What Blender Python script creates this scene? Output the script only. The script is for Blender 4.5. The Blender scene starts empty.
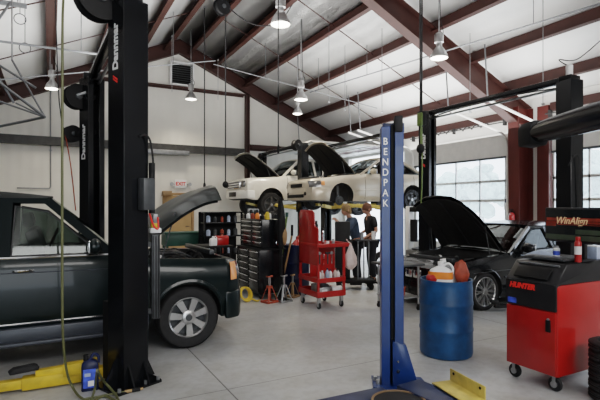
import bpy, bmesh, math, random
from mathutils import Vector, Matrix
random.seed(7)
C = bpy.context.scene.collection
SC = bpy.context.scene
PI = math.pi
V = Vector
# ------------------------------------------------------------------ camera geometry (used to size and place things)
H = 1.68; FPX = 466.0; YAW = math.radians(28.2); HOR = 207.0
SY, CY = math.sin(YAW), math.cos(YAW)
def P(u, v, d):
    r = (u-300)/FPX
    return V((d*(SY+r*CY), d*(CY-r*SY), H+(HOR-v)/FPX*d))
def G(u, v, z=0.0):
    return P(u, v, (H-z)*FPX/(v-HOR))
def PY(u, v, Y):
    r = (u-300)/FPX
    return P(u, v, Y/(CY-r*SY))
def PX(u, v, X):
    r = (u-300)/FPX
    return P(u, v, X/(SY+r*CY))

# ------------------------------------------------------------------ materials
def M(name, col, rough=.5, metal=0.0, var=.12, scale=6.0, bump=0.0, coat=0.0, emit=0.0, ecol=None, spec=.5, detail=4.0):
    m = bpy.data.materials.new(name); m.use_nodes = True
    nt = m.node_tree; b = nt.nodes['Principled BSDF']
    tc = nt.nodes.new('ShaderNodeTexCoord'); n = nt.nodes.new('ShaderNodeTexNoise')
    n.inputs['Scale'].default_value = scale; n.inputs['Detail'].default_value = detail
    nt.links.new(tc.outputs['Object'], n.inputs['Vector'])
    r = nt.nodes.new('ShaderNodeValToRGB')
    r.color_ramp.elements[0].position = .3; r.color_ramp.elements[1].position = .7
    r.color_ramp.elements[0].color = [c*(1-var) for c in col]+[1]
    r.color_ramp.elements[1].color = [min(1, c*(1+var)) for c in col]+[1]
    nt.links.new(n.outputs['Fac'], r.inputs['Fac'])
    nt.links.new(r.outputs['Color'], b.inputs['Base Color'])
    b.inputs['Roughness'].default_value = rough; b.inputs['Metallic'].default_value = metal
    b.inputs['Specular IOR Level'].default_value = spec
    if coat:
        b.inputs['Coat Weight'].default_value = coat; b.inputs['Coat Roughness'].default_value = .04
    if bump:
        bp = nt.nodes.new('ShaderNodeBump'); bp.inputs['Strength'].default_value = bump; bp.inputs['Distance'].default_value = .02
        nt.links.new(n.outputs['Fac'], bp.inputs['Height']); nt.links.new(bp.outputs['Normal'], b.inputs['Normal'])
    if emit:
        b.inputs['Emission Strength'].default_value = emit
        b.inputs['Emission Color'].default_value = list(ecol or col)+[1]
    return m
def glass(name, tint, trans=.6, rough=.03):
    m = bpy.data.materials.new(name); m.use_nodes = True
    nt = m.node_tree; nt.nodes.clear()
    o = nt.nodes.new('ShaderNodeOutputMaterial'); t = nt.nodes.new('ShaderNodeBsdfTransparent'); g = nt.nodes.new('ShaderNodeBsdfGlossy')
    t.inputs['Color'].default_value = [c*trans for c in tint]+[1]; g.inputs['Roughness'].default_value = rough
    g.inputs['Color'].default_value = (.85, .9, .9, 1)
    lw = nt.nodes.new('ShaderNodeLayerWeight'); lw.inputs['Blend'].default_value = .5; pw = nt.nodes.new('ShaderNodeMath'); pw.operation = 'POWER'; pw.inputs[1].default_value = 4; nt.links.new(lw.outputs['Facing'], pw.inputs[0]); f = nt.nodes.new('ShaderNodeMath'); f.operation = 'MULTIPLY_ADD'; f.inputs[1].default_value = .6; f.inputs[2].default_value = .045; nt.links.new(pw.outputs[0], f.inputs[0])
    mx = nt.nodes.new('ShaderNodeMixShader')
    nt.links.new(f.outputs[0], mx.inputs[0]); nt.links.new(t.outputs[0], mx.inputs[1]); nt.links.new(g.outputs[0], mx.inputs[2])
    nt.links.new(mx.outputs[0], o.inputs[0])
    return m
def nodes_floor():
    m = bpy.data.materials.new('sealed_concrete'); m.use_nodes = True
    nt = m.node_tree; b = nt.nodes['Principled BSDF']; N = nt.nodes.new; L = nt.links.new
    tc = N('ShaderNodeTexCoord')
    def noise(s, d=5, dist=0):
        n = N('ShaderNodeTexNoise'); n.inputs['Scale'].default_value = s; n.inputs['Detail'].default_value = d
        n.inputs['Distortion'].default_value = dist; L(tc.outputs['Object'], n.inputs['Vector']); return n
    def ramp(src, p0, c0, p1, c1):
        r = N('ShaderNodeValToRGB'); r.color_ramp.elements[0].position = p0; r.color_ramp.elements[1].position = p1
        r.color_ramp.elements[0].color = list(c0)+[1]; r.color_ramp.elements[1].color = list(c1)+[1]; L(src, r.inputs['Fac']); return r
    def mix(a, bb, f, mode='MULTIPLY'):
        x = N('ShaderNodeMix'); x.data_type = 'RGBA'; x.blend_type = mode
        x.inputs[0].default_value = f; L(a, x.inputs[6]); L(bb, x.inputs[7]); return x.outputs[2]
    a = ramp(noise(.7, 6, .6).outputs['Fac'], .3, (.40, .408, .418), .7, (.53, .536, .54))
    w = ramp(noise(1.6, 4, 1.2).outputs['Fac'], .35, (.88, .86, .82), .6, (1, 1, 1))
    s = ramp(noise(14, 6).outputs['Fac'], .38, (.83, .82, .82), .55, (1, 1, 1))
    sp = ramp(noise(26, 2).outputs['Fac'], .22, (.5, .5, .5), .3, (1, 1, 1))
    c = mix(a.outputs[0], w.outputs[0], 1.0); c = mix(c, s.outputs[0], .55); c = mix(c, sp.outputs[0], .7)
    sep = N('ShaderNodeSeparateXYZ'); L(tc.outputs['Object'], sep.inputs[0])
    def joint(out, off, per, wd):
        q = N('ShaderNodeMath'); q.operation = 'SUBTRACT'; L(out, q.inputs[0]); q.inputs[1].default_value = off-per/2
        k = N('ShaderNodeMath'); k.operation = 'FLOORED_MODULO'; L(q.outputs[0], k.inputs[0]); k.inputs[1].default_value = per
        e = N('ShaderNodeMath'); e.operation = 'SUBTRACT'; L(k.outputs[0], e.inputs[0]); e.inputs[1].default_value = per/2
        ab = N('ShaderNodeMath'); ab.operation = 'ABSOLUTE'; L(e.outputs[0], ab.inputs[0])
        l = N('ShaderNodeMath'); l.operation = 'GREATER_THAN'; L(ab.outputs[0], l.inputs[0]); l.inputs[1].default_value = wd; return l.outputs[0]
    jx = joint(sep.outputs[0], 1.44, 4.3, .007); jy = joint(sep.outputs[1], 4.1, 4.4, .0045)
    mn = N('ShaderNodeMath'); mn.operation = 'MINIMUM'; L(jx, mn.inputs[0]); L(jy, mn.inputs[1])
    jr = ramp(mn.outputs[0], 0, (.3, .29, .28), 1, (1, 1, 1)); c = mix(c, jr.outputs[0], 1.0)
    L(c, b.inputs['Base Color'])
    rr = N('ShaderNodeMapRange'); L(noise(2.2, 5).outputs['Fac'], rr.inputs[0]); rr.inputs[3].default_value = .28; rr.inputs[4].default_value = .55
    L(rr.outputs[0], b.inputs['Roughness']); b.inputs['Specular IOR Level'].default_value = .42
    bp = N('ShaderNodeBump'); bp.inputs['Strength'].default_value = .08; L(noise(40, 4).outputs['Fac'], bp.inputs['Height']); L(bp.outputs[0], b.inputs['Normal'])
    return m
def nodes_panel(name, col, axis, per, depth=.25, wrinkle=0.0):
    """painted wall panel with faint ribs along one axis; wrinkle adds blanket-insulation creases"""
    m = M(name, col, .6, 0, .05, 1.2); nt = m.node_tree; N = nt.nodes.new; L = nt.links.new; b = nt.nodes['Principled BSDF']
    tc = N('ShaderNodeTexCoord'); w = N('ShaderNodeTexWave'); w.wave_type = 'BANDS'; w.bands_direction = axis
    w.inputs['Scale'].default_value = per; w.inputs['Distortion'].default_value = wrinkle*4; w.inputs['Detail'].default_value = 3
    L(tc.outputs['Object'], w.inputs['Vector'])
    bp = N('ShaderNodeBump'); bp.inputs['Strength'].default_value = depth; bp.inputs['Distance'].default_value = .03
    L(w.outputs['Fac'], bp.inputs['Height'])
    if wrinkle:
        n = N('ShaderNodeTexNoise'); n.inputs['Scale'].default_value = 3; n.inputs['Detail'].default_value = 6; L(tc.outputs['Object'], n.inputs['Vector'])
        b2 = N('ShaderNodeBump'); b2.inputs['Strength'].default_value = .25; b2.inputs['Distance'].default_value = .03
        L(n.outputs['Fac'], b2.inputs['Height']); L(bp.outputs[0], b2.inputs['Normal']); bp = b2
    L(bp.outputs[0], b.inputs['Normal'])
    return m

MT = dict(
 floor=nodes_floor(),
 wall=nodes_panel('white_wall_panel', (.74, .72, .67), 'X', 1.05, .22),
 wallr=nodes_panel('white_side_panel', (.74, .73, .70), 'Y', 1.05, .22),
 roof=nodes_panel('white_roof_insulation', (.80, .80, .79), 'X', .9, .12, .6),
 red=M('red_oxide_primer', (.042, .013, .0095), .55, 0, .18, 5),
 redcol=M('red_column_paint', (.085, .016, .012), .5, 0, .15, 3),
 black=M('black_enamel', (.006, .007, .009), .22, 0, .25, 5, spec=.45),
 blackm=M('black_matte', (.009, .009, .010), .6, 0, .3, 8, spec=.3),
 rubber=M('black_rubber', (.016, .016, .017), .75, 0, .25, 20, .1),
 plas=M('black_plastic', (.012, .012, .014), .45, 0, .2, 15),
 dgrey=M('dark_grey_metal', (.075, .08, .085), .45, .3, .2, 9),
 grey=M('grey_metal', (.25, .26, .27), .4, .7, .15, 9),
 galv=M('galvanised_steel', (.42, .43, .44), .4, .8, .15, 12),
 chrome=M('chrome', (.75, .76, .77), .12, 1, .05, 3),
 alum=M('cast_aluminium', (.56, .56, .56), .3, .9, .1, 8),
 white=M('white_paint', (.78, .77, .74), .4, 0, .05, 5),
 whitep=M('white_plastic', (.80, .80, .80), .4, 0, .05, 9),
 blue=M('blue_lift_paint', (.006, .036, .15), .35, 0, .15, 6, coat=.3),
 blued=M('dark_blue_steel', (.018, .032, .085), .45, 0, .2, 6),
 drum=M('blue_drum_plastic', (.009, .065, .165), .42, 0, .28, 7, .08),
 navy=M('navy_plastic', (.006, .013, .06), .45, 0, .2, 6),
 yellow=M('yellow_paint', (.62, .42, .03), .5, 0, .2, 8),
 yelgal=M('yellow_zinc', (.62, .47, .12), .45, .1, .18, 10),
 hose=M('yellow_green_hose', (.115, .118, .05), .5, 0, .12, 9),
 redtool=M('red_tool_enamel', (.36, .014, .011), .32, 0, .1, 4, coat=.4),
 orange=M('orange_plastic', (.8, .22, .03), .45, 0, .1, 9),
 rust=M('rusty_red', (.32, .06, .03), .6, 0, .3, 14),
 tan=M('tan_wood_door', (.42, .27, .12), .55, 0, .12, 3),
 green=M('dark_green_paint', (.01, .06, .045), .5, 0, .2, 5),
 limegreen=M('pale_green_cord', (.10, .15, .03), .5, 0, .2, 9),
 suv=M('dark_green_car_paint', (.004, .011, .012), .32, 0, .1, 3, coat=.28, spec=.3),
 suvlow=M('grey_cladding', (.055, .062, .075), .4, .2, .1, 5),
 bmw=M('black_car_paint', (.004, .005, .007), .25, .1, .1, 3, coat=.5, spec=.35),
 gold=M('champagne_car_paint', (.52, .46, .37), .3, .25, .06, 3, coat=.6),
 truck=M('white_car_paint', (.72, .69, .62), .3, 0, .05, 3, coat=.6),
 glassk=glass('black_car_glass', (.5, .55, .55), .12),
 rimd=M('dull_steel_rim', (.10, .10, .10), .5, .5, .2, 8),
 suvtop=M('dulled_dark_green_car_paint', (.004, .009, .010), .5, 0, .1, 3, spec=.12),  # body green again, darkened and dulled so roof and pillars mirror less light
 inside=M('dark_car_interior', (.02, .02, .021), .8, 0, .3, 6),
 seat=M('grey_seat_fabric', (.10, .095, .085), .8, 0, .15, 14),
 hoodin=M('hood_liner', (.013, .013, .014), .8, 0, .35, 12, .3),
 glass=glass('tinted_car_glass', (.75, .9, .85), .36),
 glassd=glass('dark_car_glass', (.6, .7, .7), .16),
 lens=M('clear_lamp_lens', (.11, .112, .115), .15, .3, .2, 30, coat=.8),
 amber=M('amber_lens', (.85, .33, .12), .25, 0, .1, 9, coat=.5),
 taillens=M('red_lens', (.4, .02, .02), .25, 0, .1, 9),
 bulb=M('lamp_glow', (1, .93, .8), .4, 0, .02, 3, emit=9, ecol=(1, .93, .80)),
 txtw=M('white_lettering', (.8, .8, .8), .5, 0, .05, 9),
 txtr=M('red_lettering', (.62, .03, .02), .4, 0, .1, 9, emit=.12),
 txto=M('cream_orange_lettering', (.72, .50, .30), .5, 0, .2, 9, emit=.15),
 screen=M('dark_screen', (.012, .016, .02), .2, 0, .4, 4, coat=.3),
 screenr=M('screen_red_stripe', (.22, .03, .015), .4, 0, .5, 9, emit=.12),
 screeng=M('screen_olive_band', (.05, .065, .045), .4, 0, .3, 6, emit=.1),
 skin=M('skin', (.40, .21, .145), .55, 0, .08, 12),
 shirtb=M('slate_blue_shirt', (.045, .065, .10), .85, 0, .2, 12, .2),
 shirtk=M('black_shirt', (.012, .012, .014), .85, 0, .3, 12, .2),
 trous=M('dark_trousers', (.014, .015, .02), .85, 0, .3, 12, .2),
 hairb=M('blond_hair', (.20, .125, .05), .6, 0, .3, 30, .3),
 hairr=M('auburn_hair', (.10, .036, .016), .6, 0, .3, 30, .3),
 bag=M('pale_plastic_bag', (.62, .50, .47), .35, 0, .15, 7, .5),
 label=M('blue_printed_label', (.06, .12, .62), .4, 0, .5, 18),
 cloth=M('pale_blue_cloth', (.38, .45, .58), .8, 0, .15, 14, .3),
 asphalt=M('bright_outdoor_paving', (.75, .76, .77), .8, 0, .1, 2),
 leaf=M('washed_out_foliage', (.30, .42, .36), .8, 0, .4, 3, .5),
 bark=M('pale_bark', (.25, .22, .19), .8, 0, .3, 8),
 card=M('brown_cardboard', (.33, .22, .12), .7, 0, .15, 6),
 wood=M('worn_wood', (.34, .21, .10), .6, 0, .2, 9),
 spring=M('dark_spring', (.05, .05, .05), .5, .5, .2, 9),
)
# window pane of the overhead doors: outdoor glare mixed into the glass as white haze
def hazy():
    m = bpy.data.materials.new('door_glass_with_glare'); m.use_nodes = True
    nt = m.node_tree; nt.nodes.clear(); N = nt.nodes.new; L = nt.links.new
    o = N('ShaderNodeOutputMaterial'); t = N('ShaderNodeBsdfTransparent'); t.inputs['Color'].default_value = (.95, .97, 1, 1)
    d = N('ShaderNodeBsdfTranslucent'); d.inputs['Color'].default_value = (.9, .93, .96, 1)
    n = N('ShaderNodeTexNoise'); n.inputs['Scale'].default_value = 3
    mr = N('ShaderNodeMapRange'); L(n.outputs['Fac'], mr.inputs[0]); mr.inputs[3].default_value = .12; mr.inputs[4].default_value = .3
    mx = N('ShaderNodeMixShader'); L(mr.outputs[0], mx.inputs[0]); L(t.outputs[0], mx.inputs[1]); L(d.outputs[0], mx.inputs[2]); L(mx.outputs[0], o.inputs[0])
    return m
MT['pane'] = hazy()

# ------------------------------------------------------------------ mesh builder
ORG = {}
class MB:
    def __init__(s): s.v = []; s.f = []; s.m = []; s.mi = 0
    def add(s, vs, fs, T=None):
        k = len(s.v)
        for p in vs:
            p = V(p); s.v.append(T @ p if T else p)
        for f in fs: s.f.append([k+i for i in f]); s.m.append(s.mi)
        return s
    def box(s, c, size, rz=0, T=None):
        x, y, z = size[0]/2, size[1]/2, size[2]/2
        vs = [(a*x, b*y, e*z) for a in (-1, 1) for b in (-1, 1) for e in (-1, 1)]
        R = Matrix.Translation(V(c)) @ Matrix.Rotation(rz, 4, 'Z')
        if T: R = R @ T
        return s.add(vs, [(0,1,3,2),(4,6,7,5),(0,4,5,1),(2,3,7,6),(0,2,6,4),(1,5,7,3)], R)
    def bar(s, p0, p1, w, h, up=(0,0,1)):
        p0, p1 = V(p0), V(p1); d = (p1-p0); l = d.length; d.normalize(); up = V(up)
        if abs(d.dot(up)) > .98: up = V((0,1,0)) if abs(d.y) < .9 else V((1,0,0))
        x = d.cross(up).normalized(); z = x.cross(d)
        T = Matrix((x, d, z)).transposed().to_4x4(); T.translation = (p0+p1)/2
        return s.add([(a*w/2, b*l/2, e*h/2) for a in (-1,1) for b in (-1,1) for e in (-1,1)],
                     [(0,1,3,2),(4,6,7,5),(0,4,5,1),(2,3,7,6),(0,2,6,4),(1,5,7,3)], T)
    def rings(s, rings, closed=True, cap=True):
        n = len(rings[0]); k = len(s.v)
        for r in rings: s.v.extend(V(p) for p in r)
        for i in range(len(rings)-1):
            for j in range(n if closed else n-1):
                a = k+i*n+j; b = k+i*n+(j+1) % n
                s.f.append([a, b, b+n, a+n]); s.m.append(s.mi)
        if cap and closed:
            s.f.append([k+j for j in range(n)][::-1]); s.m.append(s.mi)
            s.f.append([k+(len(rings)-1)*n+j for j in range(n)]); s.m.append(s.mi)
        return s
    def cyl(s, p0, p1, r0, r1=None, n=14, cap=True):
        r1 = r0 if r1 is None else r1
        return s.tube([p0, p1], [r0, r1], n, cap)
    def tube(s, pts, r, n=8, cap=True):
        pts = [V(p) for p in pts]; rr = r if isinstance(r, (list, tuple)) else [r]*len(pts)
        t0 = (pts[1]-pts[0]).normalized()
        a = V((0,0,1)) if abs(t0.z) < .9 else V((1,0,0))
        x = t0.cross(a).normalized(); rings = []
        for i, p in enumerate(pts):
            t = ((pts[min(i+1, len(pts)-1)]-pts[max(i-1, 0)])).normalized()
            x = (x - t*x.dot(t)).normalized(); y = t.cross(x)
            rings.append([p+(x*math.cos(q)+y*math.sin(q))*rr[i] for q in [2*PI*j/n for j in range(n)]])
        return s.rings(rings, True, cap)
    def lathe(s, prof, c=(0,0,0), axis='Z', n=24, cap=True, T=None):
        c = V(c); rings = []
        for r, h in prof:
            ring = []
            for j in range(n):
                q = 2*PI*j/n; a, b = r*math.cos(q), r*math.sin(q)
                p = V((a, b, h)) if axis == 'Z' else V((a, h, b)) if axis == 'Y' else V((h, a, b))
                ring.append((T @ p if T else p)+c)
            rings.append(ring)
        return s.rings(rings, True, cap)
    def prism(s, poly, axis, a, b, T=None):
        def mk(p, t): return V((t, p[0], p[1])) if axis == 'x' else V((p[0], t, p[1])) if axis == 'y' else V((p[0], p[1], t))
        n = len(poly); vs = [mk(p, a) for p in poly]+[mk(p, b) for p in poly]
        return s.add(vs, [list(range(n))[::-1], list(range(n, 2*n))]+[[i, (i+1) % n, n+(i+1) % n, n+i] for i in range(n)], T)
    def ell(s, c, r, n=14, m=8, T=None):
        c = V(c); r = (r, r, r) if not isinstance(r, (tuple, list)) else r
        rings = []
        for i in range(m+1):
            q = PI*i/m; q = min(max(q, .06), PI-.06)
            rings.append([(lambda p: (T @ p if T else p)+c)(V((r[0]*math.sin(q)*math.cos(2*PI*j/n), r[1]*math.sin(q)*math.sin(2*PI*j/n), -r[2]*math.cos(q)))) for j in range(n)])
        return s.rings(rings)
    def grid(s, rows): return s.rings(rows, False, False)
    def sheet(s, rows, t):
        """a grid of points given thickness t along its own normals (closed)"""
        R, K = len(rows), len(rows[0]); rows = [[V(p) for p in r] for r in rows]; low = []
        for i in range(R):
            l = []
            for j in range(K):
                a = rows[min(i+1, R-1)][j]-rows[max(i-1, 0)][j]; b = rows[i][min(j+1, K-1)]-rows[i][max(j-1, 0)]
                l.append(rows[i][j]-a.cross(b).normalized()*t)
            low.append(l)
        k = len(s.v)
        for r in rows+low: s.v.extend(r)
        I = lambda i, j, q=0: k+q*R*K+i*K+j
        def f(*a): s.f.append(list(a)); s.m.append(s.mi)
        for i in range(R-1):
            for j in range(K-1):
                f(I(i,j), I(i,j+1), I(i+1,j+1), I(i+1,j)); f(I(i,j,1), I(i+1,j,1), I(i+1,j+1,1), I(i,j+1,1))
            f(I(i,0), I(i+1,0), I(i+1,0,1), I(i,0,1)); f(I(i,K-1), I(i,K-1,1), I(i+1,K-1,1), I(i+1,K-1))
        for j in range(K-1):
            f(I(0,j), I(0,j,1), I(0,j+1,1), I(0,j+1)); f(I(R-1,j), I(R-1,j+1), I(R-1,j+1,1), I(R-1,j,1))
        return s
    def build(s, name, mat, parent=None, bevel=0, angle=38, org=None, seg=2):
        me = bpy.data.meshes.new(name)
        o = bpy.data.objects.new(name, me)
        if org is None: org = ORG.get(parent.name, V((0,0,0))) if parent else V((0,0,0))
        bm = bmesh.new()
        vv = [bm.verts.new(p-org) for p in s.v]
        for f, mi in zip(s.f, s.m):
            try:
                q = bm.faces.new([vv[i] for i in f]); q.material_index = mi
            except ValueError: pass
        bmesh.ops.remove_doubles(bm, verts=bm.verts[:], dist=1e-6)
        bmesh.ops.recalc_face_normals(bm, faces=bm.faces[:])
        if bevel:
            es = [e for e in bm.edges if len(e.link_faces) == 2 and e.calc_face_angle(0) > .6]
            bmesh.ops.bevel(bm, geom=es, offset=bevel, segments=seg, affect='EDGES', clamp_overlap=True, profile=.5)
        a = math.radians(angle)
        for f in bm.faces: f.smooth = True
        for e in bm.edges: e.smooth = not (len(e.link_faces) == 2 and e.calc_face_angle(0) > a)
        bm.to_mesh(me); bm.free()
        for m in (mat if isinstance(mat, (list, tuple)) else [mat]): me.materials.append(MT[m] if isinstance(m, str) else m)
        C.objects.link(o)
        if parent: o.parent = parent; ORG[o.name] = org
        return o
def tag(o, label, cat, group=None, kind=None):
    if label: o['label'] = label
    if cat: o['category'] = cat
    if group: o['group'] = group
    if kind: o['kind'] = kind
    return o
def thing(name, label, cat, loc=(0,0,0), rz=0, group=None, local=False):
    o = bpy.data.objects.new(name, None); C.objects.link(o); o.empty_display_size = .1
    o.location = loc; o.rotation_euler = (0, 0, rz); tag(o, label, cat, group)
    ORG[o.name] = V((0,0,0)) if local else V(loc)
    return o
def solo(mb, name, mat, label, cat, group=None, kind=None, bevel=0, **k):
    xs = [p.x for p in mb.v]; ys = [p.y for p in mb.v]; zs = [p.z for p in mb.v]
    c = V(((min(xs)+max(xs))/2, (min(ys)+max(ys))/2, min(zs)))
    o = mb.build(name, mat, None, bevel, org=c, **k); o.location = c
    ORG[o.name] = c
    return tag(o, label, cat, group, kind)
def struct(mb, name, mat, parent=None, bevel=0, label=None, **k):
    o = mb.build(name, mat, parent, bevel, **k)
    if not parent: o['kind'] = 'structure'
    if label: o['label'] = label
    return o
def copy_tree(o, parent=None):
    c = o.copy(); C.objects.link(c)
    if parent: c.parent = parent
    for ch in list(o.children): copy_tree(ch, c)
    return c
def text(s, size, mat, parent, loc, X, Y, name='lettering', ext=.002, shear=0, bold=0, sx=1.0, align='CENTER', space=1.0, line=1.0):
    """a line of raised letters: X is the reading direction, Y the up direction of the letters (world/local of parent)"""
    cu = bpy.data.curves.new(name, 'FONT'); cu.body = s; cu.size = size; cu.extrude = ext; cu.align_x = align; cu.align_y = 'CENTER'
    cu.shear = shear; cu.offset = bold; cu.space_character = space; cu.space_line = line
    o = bpy.data.objects.new('tmp_text', cu); C.objects.link(o)
    bpy.context.view_layer.update(); dg = bpy.context.evaluated_depsgraph_get()
    me = bpy.data.meshes.new_from_object(o.evaluated_get(dg)); bpy.data.objects.remove(o)
    me.materials.clear(); me.materials.append(MT[mat]); o = bpy.data.objects.new(name, me); C.objects.link(o)
    X = V(X).normalized(); Y = V(Y).normalized(); Z = X.cross(Y)
    R = Matrix((X*sx, Y, Z)).transposed().to_4x4()
    R.translation = V(loc)-ORG.get(parent.name, V((0,0,0)))
    me.transform(R); o.parent = parent
    return o
def arc(c, r, a0, a1, n, X, Y):
    c, X, Y = V(c), V(X), V(Y)
    return [c+X*r*math.cos(a0+(a1-a0)*i/n)+Y*r*math.sin(a0+(a1-a0)*i/n) for i in range(n+1)]
def smooth(pts, n=8):
    pts = [V(p) for p in pts]; out = []
    for i in range(len(pts)-1):
        a, b, c, d = pts[max(i-1, 0)], pts[i], pts[i+1], pts[min(i+2, len(pts)-1)]
        for k in range(n):
            t = k/n
            out.append(.5*((2*b)+(c-a)*t+(2*a-5*b+4*c-d)*t*t+(3*b-a-3*c+d)*t**3))
    return out+[pts[-1]]

# ------------------------------------------------------------------ the building
WX, BY = 11.0, 16.6          # right wall, rear wall
LX = -4.2                    # left wall
RX, RZ, EZ = 4.0, 7.56, 4.47 # ridge, ridge height, right eave height
SL = (RZ-EZ)/(WX-RX)
def roofz(x): return RZ-SL*abs(x-RX)
FY = -6.0
mb = MB().box(((WX+LX)/2, (BY+FY)/2, -.1), (WX-LX, BY-FY, .2)); struct(mb, 'floor', 'floor')
mb = MB().prism([(LX, 0), (WX, 0), (WX, roofz(WX)), (RX, RZ), (LX, roofz(LX))], 'y', BY, BY+.15); struct(mb, 'wall_rear', 'wall')
mb = MB().box((5.9, FY-.08, 3.7), (10.4, .16, 7.4)); mb.box((-3.9, FY-.08, 3.7), (.8, .16, 7.4)); mb.box((-1.4, FY-.08, 5.5), (4.2, .16, 3.8)); struct(mb, 'wall_front', 'blackm')
mb = MB().box((LX-.08, (BY+FY)/2, roofz(LX)/2), (.16, BY-FY, roofz(LX))); struct(mb, 'wall_left', 'dgrey')
DOORS = [(3.6, 7.2), (8.5, 12.1), (12.75, 16.2)]; DH = 3.66
mb = MB(); ys = [FY]+[y for d in DOORS for y in d]+[BY]
for i in range(0, len(ys), 2):
    mb.box((WX+.08, (ys[i]+ys[i+1])/2, EZ/2), (.16, ys[i+1]-ys[i], EZ))
for a, b in DOORS: mb.box((WX+.08, (a+b)/2, (DH+EZ)/2), (.16, b-a, EZ-DH))
struct(mb, 'wall_right', 'wallr')
mb = MB()
for x0, x1 in ((LX-.2, RX), (RX, WX+.4)):
    mb.prism([(x0, roofz(x0)+.01), (x1, roofz(x1)+.01), (x1, roofz(x1)+.16), (x0, roofz(x0)+.16)], 'y', FY-.2, BY+.3)
struct(mb, 'ceiling', 'roof')
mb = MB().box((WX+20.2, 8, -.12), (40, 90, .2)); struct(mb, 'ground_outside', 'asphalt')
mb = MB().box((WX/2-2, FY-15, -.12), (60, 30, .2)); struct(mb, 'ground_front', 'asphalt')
tn = [0]
def trim(mb, mat='red', label=None):
    tn[0] += 1; return struct(mb, 'trim_%d' % tn[0], mat, label=label)
# roof purlins, each its own member, Z section
for i, x in enumerate([4.42, 5.30, 6.48, 7.72, 8.92, 10.15, 3.58, 2.65, 1.35, .05, -1.2, -2.5]):
    z = roofz(x); s = 1 if x > RX else -1
    mb = MB()
    mb.box((x, (BY+FY)/2, z-.14), (.02, BY-FY, .26)); mb.box((x-.06, (BY+FY)/2, z-.268), (.14, BY-FY, .016)); mb.box((x+.04, (BY+FY)/2, z-.016), (.09, BY-FY, .014))
    trim(mb, label='long brown roof purlin running to the rear wall')
# rigid frames: rear gable rafter, and the big tapered frame with its column
def rafter(y, w, d0, d1, x0, x1, xr):
    """I section rafter under the purlins; x0 (eave) to x1 (ridge)"""
    mb = MB(); z0, z1 = roofz(x0)-xr, roofz(x1)-xr
    mb.prism([(x0, z0), (x1, z1), (x1, z1-d1), (x0, z0-d0)], 'y', y-.01, y+.01)
    for da, db in ((0, .025), (None, None)):
        if da is None: pa, pb, pc, pd = z0-d0, z1-d1, z1-d1-.03, z0-d0-.03
        else: pa, pb, pc, pd = z0+db, z1+db, z1, z0
        mb.prism([(x0, pa), (x1, pb), (x1, pc), (x0, pd)], 'y', y-w/2, y+w/2)
    return mb
trim(rafter(BY-.15, .2, .42, .42, WX-.05, RX, .03), label='right slope of the brown gable rafter at the rear wall')
trim(rafter(BY-.15, .2, .42, .42, LX+.05, RX, .03), label='left slope of the brown gable rafter at the rear wall')
trim(rafter(7.9, .26, .62, .42, WX-.05, RX, .27), label='big brown rafter crossing the top right of the ceiling')
trim(rafter(7.9, .26, .62, .42, LX+.05, RX, .27), label='left half of the big brown rafter')
mb = MB(); zt = roofz(WX)-.25
mb.prism([(WX-.52, 0), (WX-.05, 0), (WX-.05, zt), (WX-.58, zt), (WX-.58, zt-.4)], 'y', 7.885, 7.915)
mb.prism([(WX-.55, 0), (WX-.52, 0), (WX-.58, zt-.4), (WX-.61, zt-.4)], 'y', 7.75, 8.05); mb.prism([(WX-.61, zt-.4), (WX-.58, zt-.4), (WX-.58, zt), (WX-.61, zt)], 'y', 7.75, 8.05)
mb.box((WX-.03, 7.9, zt/2), (.03, .3, zt))
mb.box((WX-.32, 7.9, zt-.42), (.5, .28, .02))
trim(mb, 'redcol', 'wide red steel column standing between the two garage doors')
mb = MB().box((WX-.1, 7.38, 2.1), (.16, .30, 4.2)); trim(mb, 'redcol', 'red door jamb post on the right wall')
mb = MB().box((WX-.06, 8.4, 1.9), (.1, .16, 3.8)); trim(mb, 'wallr', 'white door jamb beside the red column')
mb = MB(); mb.box((6.57, BY-.12, (roofz(6.57)-.5)/2), (.12, .02, roofz(6.57)-.5))
for s in (-1, 1): mb.box((6.57+s*.06, BY-.12, (roofz(6.57)-.5)/2), (.02, .2, roofz(6.57)-.5))
trim(mb, 'red', 'brown steel wall column on the rear wall')
def girt(x0, x1, z, mat='red', d=.2, h=.2, label=None, y=BY):
    mb = MB(); mb.box(((x0+x1)/2, y-.02-d/2, z), (x1-x0, d, .02)); mb.box(((x0+x1)/2, y-.03-d, z), (x1-x0, .02, h*.5)); mb.box(((x0+x1)/2, y-.03, z), (x1-x0, .02, h)); trim(mb, mat, label)
girt(-1.0, 6.45, 5.88, h=.12, label='upper brown girt on the rear wall')
girt(6.7, WX-.1, 3.95, label='brown girt on the right part of the rear wall', h=.24)
mb = MB().box(((LX+6.4)/2, BY-.25, 3.72), (6.4-LX, .14, .26)); trim(mb, 'spring', 'long dark grey girt across the rear wall')
mb = MB().box((3.2, BY-.34, 3.56), (2.2, .1, .16), 0); solo(mb, 'strip_light', 'grey', 'grey strip light housing fixed under the dark rear wall girt', 'light', bevel=.01)
girt_y = MB().box((WX-.1, 10.3, 4.15), (.12, 4.6, .2)); trim(girt_y, 'red', 'brown girt above the closed garage door')
girt_y = MB().box((WX-.1, 5.4, 4.15), (.12, 3.6, .2)); trim(girt_y, 'red', 'brown girt above the right garage door')
# thin sag rods between the purlins
for i, y in enumerate((4.6, 10.2, 13.2)):
    for x0, x1 in ((RX+.4, WX-.3), (RX-.4, -2.9)):
        mb = MB().cyl((x0, y, roofz(x0)-.12), (x1, y, roofz(x1)-.12), .014, n=6); trim(mb, 'red', 'thin brown sag rod between the roof purlins')

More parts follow.
